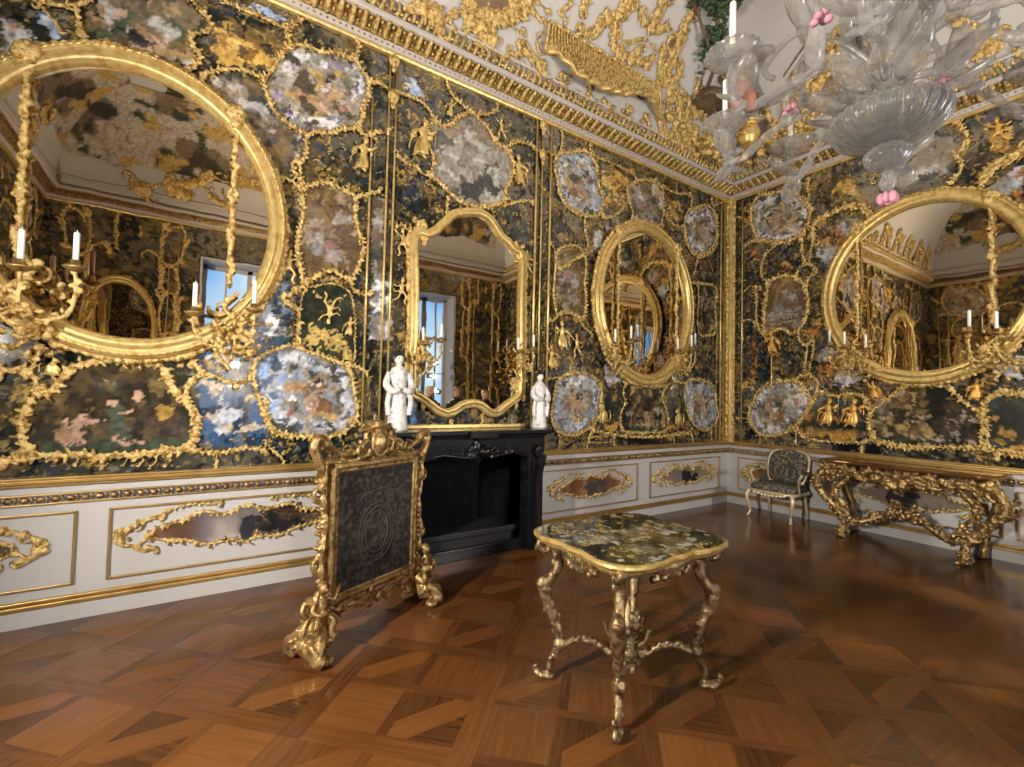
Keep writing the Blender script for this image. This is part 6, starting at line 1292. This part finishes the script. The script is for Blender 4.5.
for k in range(46): x = r.uniform(-.75, .75); mb.ell((x, .54+r.uniform(0, .05), CT-.07-r.uniform(0, .09)), (r.uniform(.02, .045), .03, r.uniform(.02, .035)), 6)
for k in range(16): mb.ell((r.uniform(-.13, .13), .57, .70+r.uniform(-.06, .1)), (.035, .035, .035), 6)
for sy in (-1, 1):
    acan(mb, [(sy*.74, .82), (sy*.76, .80), (sy*.78, .82)], .05, seed=69+sy, y=.5)
mb.build('carved_apron', GOLDW, t, voxel=.0075)
for s in (-1, 1):
    lg = MB(TT); r = random.Random(90+s)
    for (ofs, yy) in ((0, 0),):
        P = cat_rom([(s*.66, .50, .84), (s*.80, .55, .74), (s*.84, .56, .60), (s*.76, .55, .46), (s*.64, .54, .34), (s*.56, .54, .22), (s*.53, .57, .10), (s*.55, .62, .035)], .03); lg.tube(P, [.055-.022*i/len(P) for i in range(len(P))], 8)
    P2 = cat_rom([(s*.50, .50, .84), (s*.52, .52, .72), (s*.62, .54, .60), (s*.62, .55, .48), (s*.54, .54, .38), (s*.50, .54, .26)], .03); lg.tube(P2, .034, 7)
    for q in (P, P2):
        for i in range(1, len(q), 1):
            for c in range(5): lg.ell((q[i].x+r.uniform(-.05, .05), q[i].y+r.uniform(-.02, .04), q[i].z+r.uniform(-.03, .03)), (r.uniform(.010, .030), .02, r.uniform(.010, .028)), 5, Matrix.Rotation(r.uniform(0, 3), 3, 'Y'))
    lg.spiral((s*.78, .56, .74), .09, 1.2*s, PI/2, .028); lg.spiral((s*.88, .50, .60), .075, -1.3*s, -PI/2, .024); lg.spiral((s*.62, .56, .30), .07, 1.2*s, 0, .022)
    acan(lg, [(s*.78, .48), (s*.87, .52), (s*.92, .60), (s*.88, .70)], .05, seed=95+s, y=.48)
    lg.ell((s*.55, .62, .03), (.06, .05, .03), 8); lg.ell((s*.52, .57, .07), (.04, .04, .05), 7); lg.spiral((s*.60, .62, .06), .035, 1, 0, .014)
    lg.build('leg', GOLDW, t, voxel=.007)
    bl = MB(TT); P = cat_rom([(s*.64, .10, .86), (s*.70, .12, .6), (s*.62, .10, .3), (s*.60, .14, .03)], .04); bl.tube(P, .04, 7); bl.ell((s*.6, .14, .03), (.05, .05, .03), 7); bl.build('leg', GOLDW, t, voxel=.010)
sb = MB(TT); r = random.Random(33)
for s in (-1, 1):
    P = cat_rom([(s*.56, .54, .24), (s*.42, .50, .20), (s*.28, .46, .26), (s*.14, .44, .34), (0, .44, .36)], .03); sb.tube(P, .035, 7)
    for q in P:
        for c in range(5): sb.ell((q.x+r.uniform(-.03, .03), q.y+r.uniform(-.03, .03), q.z+r.uniform(-.05, .05)), (r.uniform(.012, .03), .022, r.uniform(.012, .03)), 5, Matrix.Rotation(r.uniform(0, 3), 3, 'Y'))
    sb.spiral((s*.30, .46, .30), .07, 1.2*s, 0, .02)
for k in range(30): sb.ell((r.uniform(-.15, .15), .44+r.uniform(-.05, .05), .40+r.uniform(-.12, .12)), (.035, .035, .035), 6)
sb.build('carved_stretcher', GOLDW, t, voxel=.0075)
# ------------------------------------------------------------------ chairs
def chair(y, lab, sx=1):
    t = thing('armchair', lab, 'chair', (-.36, y, 0), 0, 'gilt armchairs along the far wall'); IV = PALEG
    # local: x towards the room is -x; width along y
    TT2 = lambda q: (-q[1], q[0], q[2])
    SZ = .40
    def rr(ax, ay, q=5, n=40, cy=0): return [(ax*math.copysign(abs(math.cos(2*PI*k/n))**(2/q), math.cos(2*PI*k/n)), cy+ay*math.copysign(abs(math.sin(2*PI*k/n))**(2/q), math.sin(2*PI*k/n))) for k in range(n)]
    mb = MB(TT2); mb.loft([[(x*s_, y_*s_, z) for x, y_ in rr(.31, .25)] for s_, z in ((.98, SZ-.01), (1, SZ+.02), (.98, SZ+.055), (.88, SZ+.082), (.6, SZ+.095))]); mb.build('seat', CLOTH, t)
    mb = MB(TT2); O = [(x, y_, SZ-.02) for x, y_ in rr(.32, .26)]; mb.tube(O, .022, 8, True)
    for k in range(9): mb.ell((-.2+.05*k, .27, SZ-.045-.02*math.sin(PI*k/8)), (.03, .015, .02), 6)
    mb.build('seat_rail', IV, t, voxel=.008)
    for (x, y_) in ((-.28, .22), (.28, .22)):
        mb = MB(TT2); s = 1 if x > 0 else -1; P = cat_rom([(x, y_, SZ-.02), (x+s*.03, y_+.04, SZ-.10), (x+s*.01, y_+.03, SZ-.24), (x-s*.005, y_+.01, .08), (x+s*.01, y_+.04, .02)], .02); mb.tube(P, [.034-.018*min(1, i/len(P)*1.2) for i in range(len(P))], 8); mb.ell((x+s*.01, y_+.04, .018), (.024, .03, .018), 7); mb.build('leg', IV, t, voxel=.006)
    for (x, y_) in ((-.25, -.22), (.25, -.22)):
        mb = MB(TT2); P = cat_rom([(x, y_, SZ-.02), (x, y_-.02, SZ-.2), (x*1.04, y_-.05, .02)], .03); mb.tube(P, [.026-.010*i/len(P) for i in range(len(P))], 8); mb.ell((x*1.04, y_-.05, .016), (.02, .02, .016), 6); mb.build('leg', IV, t)
    B = lambda x, z: (x, -.19-.14*(z-SZ)/.55, z)
    ring = []
    for k in range(48):
        a = 2*PI*k/48; c, s_ = math.cos(a), math.sin(a); q = 4.5; rr_ = 1/((abs(c)/.275)**q+(abs(s_)/.235)**q)**(1/q); ring.append((rr_*c*(1-.10*(s_ < 0)*abs(s_)), SZ+.305+rr_*s_+(.02*math.cos(c*PI*1.0) if s_ > 0 else 0)))
    mb = MB(TT2); mb.loft([[(lambda p: (p[0], p[1]+d, p[2]))(B(x*s_, SZ+.305+(z-SZ-.305)*s_)) for x, z in ring] for s_, d in ((.95, -.02), (.97, 0), (.95, .025), (.85, .045), (.5, .055))]); mb.build('backrest', CLOTH, t)
    mb = MB(TT2); mb.tube([B(x, z) for x, z in ring], .022, 8, True)
    for s in (-1, 1): mb.tube([B(s*.24, SZ-.02), B(s*.225, SZ+.12)], .02, 8)
    for k in range(5): mb.ell(B(-.06+.03*k, SZ+.565), (.02, .02, .022), 6)
    mb.build('back_frame', IV, t, voxel=.008)
    for s in (-1, 1):
        mb = MB(TT2); mb.tube(cat_rom([B(s*.265, SZ+.26), (s*.32, -.10, SZ+.25), (s*.34, .06, SZ+.24), (s*.335, .12, SZ+.20), (s*.31, .09, SZ+.1), (s*.31, .06, SZ-.02)], .03), .019, 7); mb.spiral((s*.338, .10, SZ+.235), .025, 1, PI/2, .014); mb.build('arm', IV, t, voxel=.008)
        mb = MB(TT2); mb.ell((s*.325, -.03, SZ+.268), (.028, .085, .02), 9); mb.build('arm_pad', CLOTH, t)
PALEG = mat('cream_gilt_wood', (0.66, 0.55, 0.36), 0.38, 0.45, var=((0.52, 0.40, 0.22), 12, .4, .7))
chair(-1.0, 'cream and gilt armchair with dark brocade between room corner and console table')
chair(-3.86, 'cream and gilt armchair cut by the right edge of the photo beyond the console table')
# ------------------------------------------------------------------ stucco on the cove and the ceiling
def cpt(w, u, s, out=0.0):
    d, z = covept(min(s, 1.0)); th = min(s, 1.0)*PI/2
    d += out*math.cos(th); z -= out*math.sin(th)
    if s > 1: d += (s-1)
    q = WT[w]((u, d, z)); return q
def cove_band(w, P, wd_, seed, mat_=None, nm=None, vox=.016):
    mb = MB(lambda q: cpt(w, q[0], q[2], q[1])); n0 = len(mb.v)
    sc = 2.1      # metres along the cove per unit of s
    tmp = MB(); band_into(tmp, [(u, s*sc if s < 1 else sc+(s-1)) for u, s in P], wd_, seed, d0=.012)
    mb.add([(x, y, z/sc if z < sc else 1+z-sc) for x, y, z in tmp.v], tmp.f); return mb.build(nm or trim(), mat_ or GOLD, voxel=vox)
for i, (w, wd_, P) in enumerate(CEILG): struct(cove_band(w, P, wd_, 300+i))
for i, (w, wd_, P) in enumerate(CEILG):      # the same gilding on the coves seen only in the mirrors
    w2 = 'W' if w == 'L' else 'B'
    struct(cove_band(w2, [(u-2.9 if w == 'L' else -6.6-u if i % 2 else u-.9, s) for u, s in P], wd_*1.2, 300+i, vox=.03))
for i, u in enumerate([-9.0, -8.3, -7.6, -6.9, -6.2]):
    struct(cove_band('L', [(u-.22, .05), (u-.12, .12), (u-.16, .24), (u, .20), (u+.1, .28), (u+.16, .16), (u+.24, .06)], .12, 350+i))
r = random.Random(19)
for i in range(20):      # thick gilt leafwork where the two coves meet
    w = 'LR'[i % 2]; u = -r.uniform(.75, 2.3); s = r.uniform(.06, .34); f = r.choice((-1, 1))
    struct(cove_band(w, [(u-.16*f, s-.05), (u-.03*f, s+.03), (u+.08*f, s-.02), (u+.16*f, s+.06), (u+.08*f, s+.10)], r.uniform(.09, .14), 700+i))
r = random.Random(5)
for w, us in (('L', [-5.9+.36*i for i in range(16)]), ('R', [-.5-.36*i for i in range(10)])):
    for i, u in enumerate(us):      # small sprays standing on the cornice
        mb = MB(lambda q: cpt(w, q[0], q[2], q[1]))
        for k in range(16): a = r.gauss(0, .09); mb.ell((u+a, .02, .035+r.random()*.10*(1-min(1, abs(a)/.2))), (r.uniform(.015, .035), .03, r.uniform(.008, .02)), 5)
        struct(mb.build(trim(), GOLD, voxel=.014))
for i, (u, s) in enumerate([(-2.4, .75), (-2.9, .5), (-3.4, .7), (-4.2, .3), (-5.2, .3)]):
    struct(cove_band('R', [(u-.25, s-.06), (u-.05, s+.06), (u+.1, s-.03), (u+.25, s+.08), (u+.12, s+.14)], .12, 380+i))
# gilt ribbed canopy on the cove
t = thing('gilt_canopy', 'gilt ribbed canopy shaped ornament on the ceiling cove above the right bay', 'ceiling ornament', cpt('L', -3.2, .2)); L = Vector(t.location)
N = 44; low = [(0, .149), (.07, .150), (.20, .080), (.38, .068), (.56, .10), (.68, .155), (.78, .175), (.88, .16), (1, .118)]
def lowz(q):
    for (a, b), (c, d) in zip(low, low[1:]):
        if a <= q <= c: return b+(d-b)*(q-a)/(c-a)
    return .2
rings = []
for j in range(9):
    v = j/8; row = []
    for i in range(N*4+1):
        q = i/(N*4); u = -4.07+2.02*q-(.16*v*q); s0 = lowz(q); s1 = .283; s = s0+(s1-s0)*v
        o = .05+.20*(1-v)**1.3*(math.sin(PI*min(1, q*1.05))**.5 if 0 < q < .95 else 0.15)+.030*math.cos(i*PI/2)*(.15 < v)-.02*math.cos(i*PI/8)*(v < .3)
        row.append(cpt('L', u, s, o))
    rings.append(row)
mb = MB(); n = N*4+1; vs = [tuple(Vector(p)-L) for R_ in rings for p in R_]; mb.add(vs, [(j*n+i, j*n+i+1, (j+1)*n+i+1, (j+1)*n+i) for j in range(8) for i in range(n-1)]); o = mb.build('ribbed_shell', GOLD, t)
sm = o.modifiers.new('s', 'SOLIDIFY'); sm.thickness = .03
mb = MB(); mb.tube([tuple(Vector(p)-L) for p in rings[0][::3]], .028, 7); mb.tube([tuple(Vector(p)-L) for p in rings[-1][::3]], .022, 6); mb.build('edge_roll', GOLDB, t)
# oval gilt cartouches with dark fields
def ceil_oval(w, u, s, a, b, lab, seed, col=BROWN):
    t = thing('ceiling_cartouche', lab, 'ceiling ornament', cpt(w, u, s)); L = Vector(t.location)
    mb = MB(lambda q: tuple(Vector(cpt(w, q[0], q[2], q[1]))-L)); tmp = MB(); band_into(tmp, [(u+a*math.cos(q*.524), (s*2.1)+b*math.sin(q*.524)) for q in range(12)], .09, seed, True, .02)
    mb.add([(x, y, z/2.1) for x, y, z in tmp.v], tmp.f); mb.build('gilt_frame', GOLD, t, voxel=.016)
    mb = MB(lambda q: tuple(Vector(cpt(w, q[0], q[2], q[1]))-L)); mb.add([(u, .05, s)]+[(u+a*.95*math.cos(q*.196), .02, s+b/2.1*.95*math.sin(q*.196)) for q in range(32)], [(0, 1+q, 1+(q+1) % 32) for q in range(32)]); mb.build('painted_field', col, t)
ceil_oval('L', -2.17, .453, .12, .24, 'small upright gilt oval with a grey field beside the ceiling figures', 5)
ceil_oval('L', -4.83, .235, .34, .15, 'gilt framed dark painting at the top edge above the fireplace cove', 6)
ceil_oval('R', -1.93, .472, .24, .19, 'gilt framed dark painting behind the chandelier on the far cove', 7, BROWN)
# painted and gilt stucco groups in the corner of the ceiling
def stucco(name, lab, cat, parts, loc):
    t = thing(name, lab, cat, loc)
    for nm, m_, fn in parts:
        mb = MB(); fn(mb); mb.build(nm, m_, t, voxel=.02)
    return t
def blob(mb, pts, r0, seed, n=14, sp=.1):
    r = random.Random(seed)
    for k in range(n): p = Vector(r.choice(pts)); mb.ell(p+Vector((r.uniform(-sp, sp), r.uniform(-sp, sp), r.uniform(-sp, sp)*.4)), r.uniform(.5, 1)*r0, 6)
# seated figure: red robe, gilt jacket, feathered cap; it leans out of the corner of the cove
fx, fy, fz = -.93, -.76, 6.02
stucco('stucco_figure', 'stucco figure in red robe and gilt jacket with feathered cap in the ceiling corner', 'ceiling ornament', [
    ('robe', FLESH, lambda mb: (mb.ell((0, 0, -.02), (.15, .15, .22), 12), mb.tube(cat_rom([(.02, -.05, -.05), (-.06, -.16, -.16), (-.03, -.14, -.34)], .05), .075, 8), mb.tube(cat_rom([(-.05, .03, -.05), (-.18, .02, -.14), (-.16, .0, -.34)], .05), .075, 8))),
    ('jacket', GOLDW, lambda mb: (mb.ell((.02, 0, .25), (.13, .13, .17), 12), mb.tube(cat_rom([(.0, .12, .33), (-.1, .2, .24), (-.2, .16, .28)], .04), .045, 7), mb.tube(cat_rom([(.0, -.12, .33), (-.1, -.22, .3), (-.14, -.26, .45)], .04), .045, 7), mb.tube([(.0, 0, .36), (.0, 0, .46)], .045, 8))),
    ('head', RUST, lambda mb: (mb.ell((-.02, 0, .52), (.075, .075, .095), 12), mb.ell((-.095, 0, .51), (.02, .018, .02), 6))),
    ('feathered_cap', GOLDW, lambda mb: (mb.ell((0, 0, .59), (.085, .085, .045), 10), [mb.tube(cat_rom([(0, 0, .6), (.03*math.cos(q), .05*math.sin(q), .68), (.05*math.cos(q), .10*math.sin(q), .76)], .03), .018, 5) for q in (0, 1.6, 3.1, 4.7)]))], (fx, fy, fz))
stucco('stucco_parasol', 'dark stucco parasol with gilt ribs beside the ceiling figure', 'ceiling ornament', [
    ('canopy', BROWN, lambda mb: mb.loft([[(a*math.cos(q*.314)*(1+.1*math.cos(q*1.57)), a*.8*math.sin(q*.314), z) for q in range(20)] for a, z in ((.30, -.10), (.30, -.07), (.2, .06), (.08, .13), (.02, .15))])),
    ('gilt_rib', GOLDW, lambda mb: [mb.tube(cat_rom([(.29*math.cos(q), .24*math.sin(q), -.10), (.18*math.cos(q), .15*math.sin(q), -.02), (0, 0, .02)], .04), .016, 5) for q in [i*.785 for i in range(8)]]),
    ('handle', GOLDW, lambda mb: mb.tube([(0, 0, .1), (.05, -.04, -.3)], .018, 6))], (-1.25, -.50, 5.98))
stucco('stucco_vase', 'gilt stucco vase with ringed rim below the ceiling figure', 'ceiling ornament', [
    ('body', GOLDB, lambda mb: mb.lathe([(.05, -.2), (.10, -.17), (.15, -.08), (.16, .0), (.12, .08), (.10, .11), (.15, .14), (.15, .165), (.11, .17)], (0, 0, 0), 20)),
    ('leaf', GOLD, lambda mb: blob(mb, [(.1, 0, -.05), (-.1, 0, -.05), (0, -.1, -.1)], .05, 4, 14, .08))], (-.80, -.78, 5.48))
rr_ = random.Random(12)
def tree(mb, P, sp, n, r0):
    for k in range(n):
        a = rr_.random(); q = Vector(P[0]).lerp(Vector(P[1]), a); mb.ell(q+Vector((rr_.uniform(-sp, sp), rr_.uniform(-sp, sp), rr_.uniform(-.05, .05))), (r0*rr_.uniform(.6, 1.3), r0*rr_.uniform(.5, 1), r0*.4), 5, Matrix.Rotation(rr_.uniform(0, 3), 3, 'Z'))
t = thing('stucco_tree', 'slanting stucco tree with green leaves and brown trunk on the ceiling', 'ceiling ornament', (-1.5, -.9, 6.3))
A_, B_, D_ = [Vector(q)-Vector((-1.5, -.9, 6.3)) for q in ((-1.35, -.45, 6.02), (-1.85, -1.0, 6.60), (-1.9, -1.55, 6.70))]
mb = MB(); mb.tube(cat_rom([A_, A_.lerp(B_, .5)+Vector((.05, -.05, 0)), B_, D_], .06), .03, 6); mb.tube(cat_rom([A_.lerp(B_, .5), B_+Vector((-.25, .15, -.05)), B_+Vector((-.5, .1, .02))], .06), .02, 5); mb.build('trunk', BROWN, t)
for k, (a, b, s_, n) in enumerate(((A_.lerp(B_, .3), B_, .12, 60), (B_, D_, .14, 70), (B_, B_+Vector((-.5, .1, .02)), .10, 36), (A_.lerp(B_, .45), A_.lerp(B_, .8), .13, 46))):
    mb = MB(); tree(mb, (a, b), s_, n, .045); o = mb.build('leaves', LEAF, t); o['kind'] = 'stuff'
stucco('stucco_spear', 'thin dark stucco staff rising from the ceiling figure', 'ceiling ornament', [('shaft', BROWN, lambda mb: mb.tube([(0, 0, 0), (-.14, -.56, .38)], .018, 6)), ('tip', GOLDW, lambda mb: mb.ell((-.145, -.58, .39), (.05, .05, .04), 7))], (-.70, -1.20, 6.10))
r = random.Random(31)
for i, (x, y, z) in enumerate(((-.55, -.55, 5.30), (-.9, -.45, 5.34), (-.45, -.9, 5.34), (-1.25, -.36, 5.36), (-.36, -1.3, 5.36))):
    mb = MB()
    for k in range(22): mb.ell((x+r.uniform(-.2, .2)*.7, y+r.uniform(-.2, .2)*.7, z+r.uniform(-.1, .12)), (r.uniform(.04, .08), r.uniform(.04, .08), r.uniform(.03, .07)), 6)
    struct(mb.build(trim(), GOLD, voxel=.018))
# ------------------------------------------------------------------ glass chandelier
CX, CY = -4.885, -3.68
t = thing('chandelier', 'clear glass chandelier with curled arms and a ribbed bowl hanging from the ceiling', 'chandelier', (CX, CY, 2.4))
def gb(nm, mb, m_=GLASS, p=None): return mb.build(nm, m_, p or t)
mb = MB(); mb.lathe([(.03, .245), (.07, .25), (.12, .265), (.165, .295), (.19, .33), (.195, .36), (.18, .385), (.165, .395), (.15, .385), (.15, .36), (.12, .31), (.06, .28)], (0, 0, 0), 112, 28, .045); gb('ribbed_bowl', mb, BOWLG)
mb = MB(); mb.lathe([(.015, .14), (.05, .16), (.075, .19), (.078, .215), (.06, .24), (.03, .25)], (0, 0, 0), 36, 12, .06); gb('ribbed_knob', mb, BOWLG); mb = MB(); mb.lathe([(.008, .06), (.02, .075), (.03, .10), (.018, .125), (.02, .14), (.01, .15)], (0, 0, 0), 16); gb('drop_finial', mb)
mb = MB()
for k in range(6): q = k*1.047; mb.ell((.02*math.cos(q), .02*math.sin(q), .035), (.018, .012, .025), 7, Matrix.Rotation(q, 3, 'Z'))
mb.ell((0, 0, .02), .014, 7); gb('pink_flower', mb, PINK)
mb = MB(); mb.lathe([(.03, .36), (.045, .40), (.03, .44), (.035, .50), (.06, .54), (.07, .60), (.05, .66), (.03, .70), (.035, .80), (.075, .86), (.09, .94), (.06, 1.02), (.03, 1.08), (.04, 1.2), (.07, 1.28), (.03, 1.4), (.02, 1.7)], (0, 0, 0), 32, 8, .05); gb('stem', mb)
mb = MB(); mb.lathe([(.008, 1.66), (.008, 4.3)], (0, 0, 0), 8); mb.lathe([(.02, 4.3), (.09, 4.34), (.10, 4.40)], (0, 0, 0), 20); gb('hanging_rod', mb, GOLDB)
def leaf(par, c, d, L_, w_, up=(0, 0, 1)):
    mb = MB()
    """a curled fluted glass leaf from c along d"""
    d = Vector(d).normalized(); s_ = d.cross(Vector(up)); s_ = s_.normalized() if s_.length > .05 else Vector((1, 0, 0)); n_ = s_.cross(d); rows = []
    for i in range(9):
        q = i/8; cc = Vector(c)+d*L_*q+n_*(.25*L_*q*q); ww = w_*math.sin(PI*(.08+.86*q))**.8; rows.append([cc+s_*ww*x+n_*(.28*w_*(x*x)+.03*w_*math.cos(x*14)) for x in (-1, -.66, -.33, 0, .33, .66, 1)])
    n0 = []; f = []
    for R_ in rows: n0 += R_
    m = 7; top = [p+n_*.004 for p in n0]; k = len(n0)
    for i in range(8):
        for j in range(m-1): f.append((i*m+j, i*m+j+1, (i+1)*m+j+1, (i+1)*m+j)); f.append((k+i*m+j, k+(i+1)*m+j, k+(i+1)*m+j+1, k+i*m+j+1))
    ed = list(range(m))+[i*m+m-1 for i in range(1, 9)]+[8*m+j for j in range(m-2, -1, -1)]+[i*m for i in range(7, 0, -1)]
    for a, b in zip(ed, ed[1:]+ed[:1]): f.append((a, k+a, k+b, b))
    mb.add(n0+top, f); gb('glass_leaf', mb, GLASS, par)
NA = 8; ph0 = math.atan2(-3.34-CY, -5.42-CX)
for k in range(NA):
    q = ph0+2*PI*k/NA; c, s_ = math.cos(q), math.sin(q); A = lambda rr, z: (rr*c, rr*s_, z)
    mb = MB(); path = [(.05, .50), (.14, .55), (.26, .56), (.36, .50), (.44, .46), (.50, .42), (.55, .39), (.60, .40), (.635, .45), (.635, .52), (.63, .56)]
    P = cat_rom([A(a, z) for a, z in path], .018); n = len(P); mb.tube(P, [.017+.0025*math.sin(i*1.3) for i in range(n)], 9)
    mb.ell(A(.36, .50), (.03, .03, .03), 8); arm = gb('arm', mb)
    mb = MB(); mb.lathe([(.012, .545), (.03, .55), (.075, .575), (.105, .60), (.105, .606), (.07, .585), (.03, .565), (.022, .60), (.026, .63), (.014, .635)], (.63*c, .63*s_, 0), 40, 20, .035); gb('drip_pan', mb, GLASS, arm)
    mb = MB(); mb.lathe([(.012, .625), (.012, .815), (.009, .82), (.002, .822)], (.63*c, .63*s_, 0), 12); gb('candle', mb, WAX, arm)
    leaf(arm, A(.60, .42), (c*.2-s_*.9, s_*.2+c*.9, .35), .15, .05); leaf(arm, A(.60, .42), (c*.2+s_*.9, s_*.2-c*.9, .35), .15, .05); leaf(arm, A(.57, .40), (c*.5, s_*.5, -.8), .13, .05); leaf(arm, A(.30, .55), (c*.3, s_*.3, 1), .2, .065)
    q2 = q+PI/NA; c2, s2 = math.cos(q2), math.sin(q2); B_ = lambda rr, z: (rr*c2, rr*s2, z)
    mb = MB(); mb.tube(cat_rom([B_(.05, .60), B_(.16, .72), B_(.30, .80), B_(.40, .74), B_(.44, .66), B_(.40, .62)], .02), .012, 8); br = gb('flower_branch', mb)
    leaf(br, B_(.28, .80), (c2*.6, s2*.6, .8), .24, .085); leaf(br, B_(.14, .70), (c2*.3, s2*.3, 1), .22, .07); leaf(br, B_(.40, .74), (c2, s2, -.3), .16, .06)
    for z, a in ((.84, .10), (1.0, .08)): leaf(br, B_(.06, z), (c2, s2, .7), .2, .06)
    if k % 2 == 0:
        mb = MB()
        for j in range(6): w = j*1.047; mb.ell(Vector(B_(.41, .63))+Vector((.022*math.cos(w), .022*math.sin(w), .012*math.sin(w*2))), (.018, .018, .014), 6)
        gb('pink_flower', mb, PINK, br)
    leaf(t, B_(.15, .42), (c2, s2, .25), .20, .055)
# ------------------------------------------------------------------ standing spotlights (seen in the mirrors), with added third heads and an added right-window stand
for i, ((x, y), lab) in enumerate((((-6.75, -6.2), 'black spotlight stand with two lamps and an added third by the left window'), ((-9.3, -3.0), 'black spotlight stand with two lamps and an added third in the corner left of the photo'), ((-2.4, -6.5), 'black spotlight stand added by the right window to brighten the far wall'))):
    t = thing('spotlight_stand', lab, 'lamp', (x, y, 0)); mb = MB(); mb.tube([(0, 0, .02), (0, 0, 2.5)], .02, 10); mb.build('pole', STEEL, t)
    mb = MB(); mb.lathe([(.22, 0), (.22, .02), (.03, .04), (.025, .05)], (0, 0, 0), 24); mb.build('base', STEEL, t)
    for p_, a_, e_ in [l for l in LAMPS if abs(l[0][0]-x) < .01]:
        d = (Vector(a_)-Vector(p_)).normalized(); z = p_[2]; rot = d.to_track_quat('Z', 'Y').to_matrix()
        o = Vector((0, 0, z))-d*.14; mb = MB(); mb.lathe([(.04, -.1), (.065, -.08), (.07, .03), (.062, .03), (.055, -.06), (.02, -.07)], o, 18, axis=rot); h_ = mb.build('lamp_head', STEEL, t)
        mb = MB(); mb.ell(o+d*-.02, .03, 10); mb.build('bulb', BULB, h_)
# ------------------------------------------------------------------ visitors, seen only in the mantel mirror
def person(x, y, h, face, lab, cap):
    t = thing('person', lab, 'person', (x, y, 0), face); mb = MB(); s = h/1.75
    V3 = lambda a, b, c: (a*s, b*s, c*s)
    R = []; n = 18
    for (a, b, z) in ((.15, .11, .86), (.175, .13, .95), (.165, .12, 1.10), (.19, .13, 1.28), (.205, .12, 1.40), (.16, .10, 1.47), (.07, .07, 1.51), (.055, .06, 1.56)): R.append([V3(a*math.cos(2*PI*k/n), b*math.sin(2*PI*k/n), z) for k in range(n)])
    mb.loft(R)
    for f in (-1, 1):
        P = cat_rom([V3(f*.09, 0, .92), V3(f*.10, -.01, .50), V3(f*.10, .02, .08)], .06*s); mb.tube(P, [(.088-.042*i/len(P))*s for i in range(len(P))], 10)
        mb.ell(V3(f*.10, -.06, .045), V3(.05, .13, .045), 10)
        P = cat_rom([V3(f*.19, 0, 1.42), V3(f*.245, .01, 1.14), V3(f*.20, -.13, .98), V3(f*.08, -.20, 1.04)], .05*s); mb.tube(P, [(.055-.022*i/len(P))*s for i in range(len(P))], 9)
        mb.ell(V3(f*.05, -.215, 1.05), V3(.045, .03, .03), 8)
        for j in range(4): mb.tube([V3(f*.03, -.22, 1.035+.012*j), V3(-f*.02, -.235, 1.035+.012*j)], .009*s, 5)
    mb.build('body', JACKET, t, voxel=.018)
    mb = MB(); mb.ell(V3(0, -.01, 1.645), V3(.078, .098, .115), 14); mb.ell(V3(0, -.112, 1.635), V3(.014, .02, .022), 7); mb.tube([V3(0, 0, 1.48), V3(0, 0, 1.58)], .055*s, 10)
    for f in (-1, 1): mb.ell(V3(f*.08, .01, 1.64), V3(.012, .02, .03), 7)
    hd = mb.build('head', HUMAN, t, voxel=.012)
    mb = MB()
    for f in (-1, 1): mb.ell(V3(f*.03, -.10, 1.66), V3(.012, .008, .007), 6)
    mb.build('eye', BLACK, hd)
    mb = MB(); mb.ell(V3(0, .02, 1.70), V3(.088, .10, .075), 12)
    if cap: mb.ell(V3(0, -.02, 1.73), V3(.09, .105, .05), 12); mb.ell(V3(0, -.12, 1.715), V3(.06, .06, .012), 10)
    mb.build('cap' if cap else 'hair', STONE if cap else BROWN, t, voxel=.012)
person(-3.15, -5.0, 1.80, PI, 'person in a dark jacket and grey cap, left of the three in the mantel mirror', True)
person(-2.5, -5.0, 1.80, PI, 'person in a dark jacket looking ahead, middle of the three in the mantel mirror', False)
person(-1.75, -5.0, 1.76, PI, 'person in a dark jacket, right of the three in the mantel mirror', False)
bake_remesh()
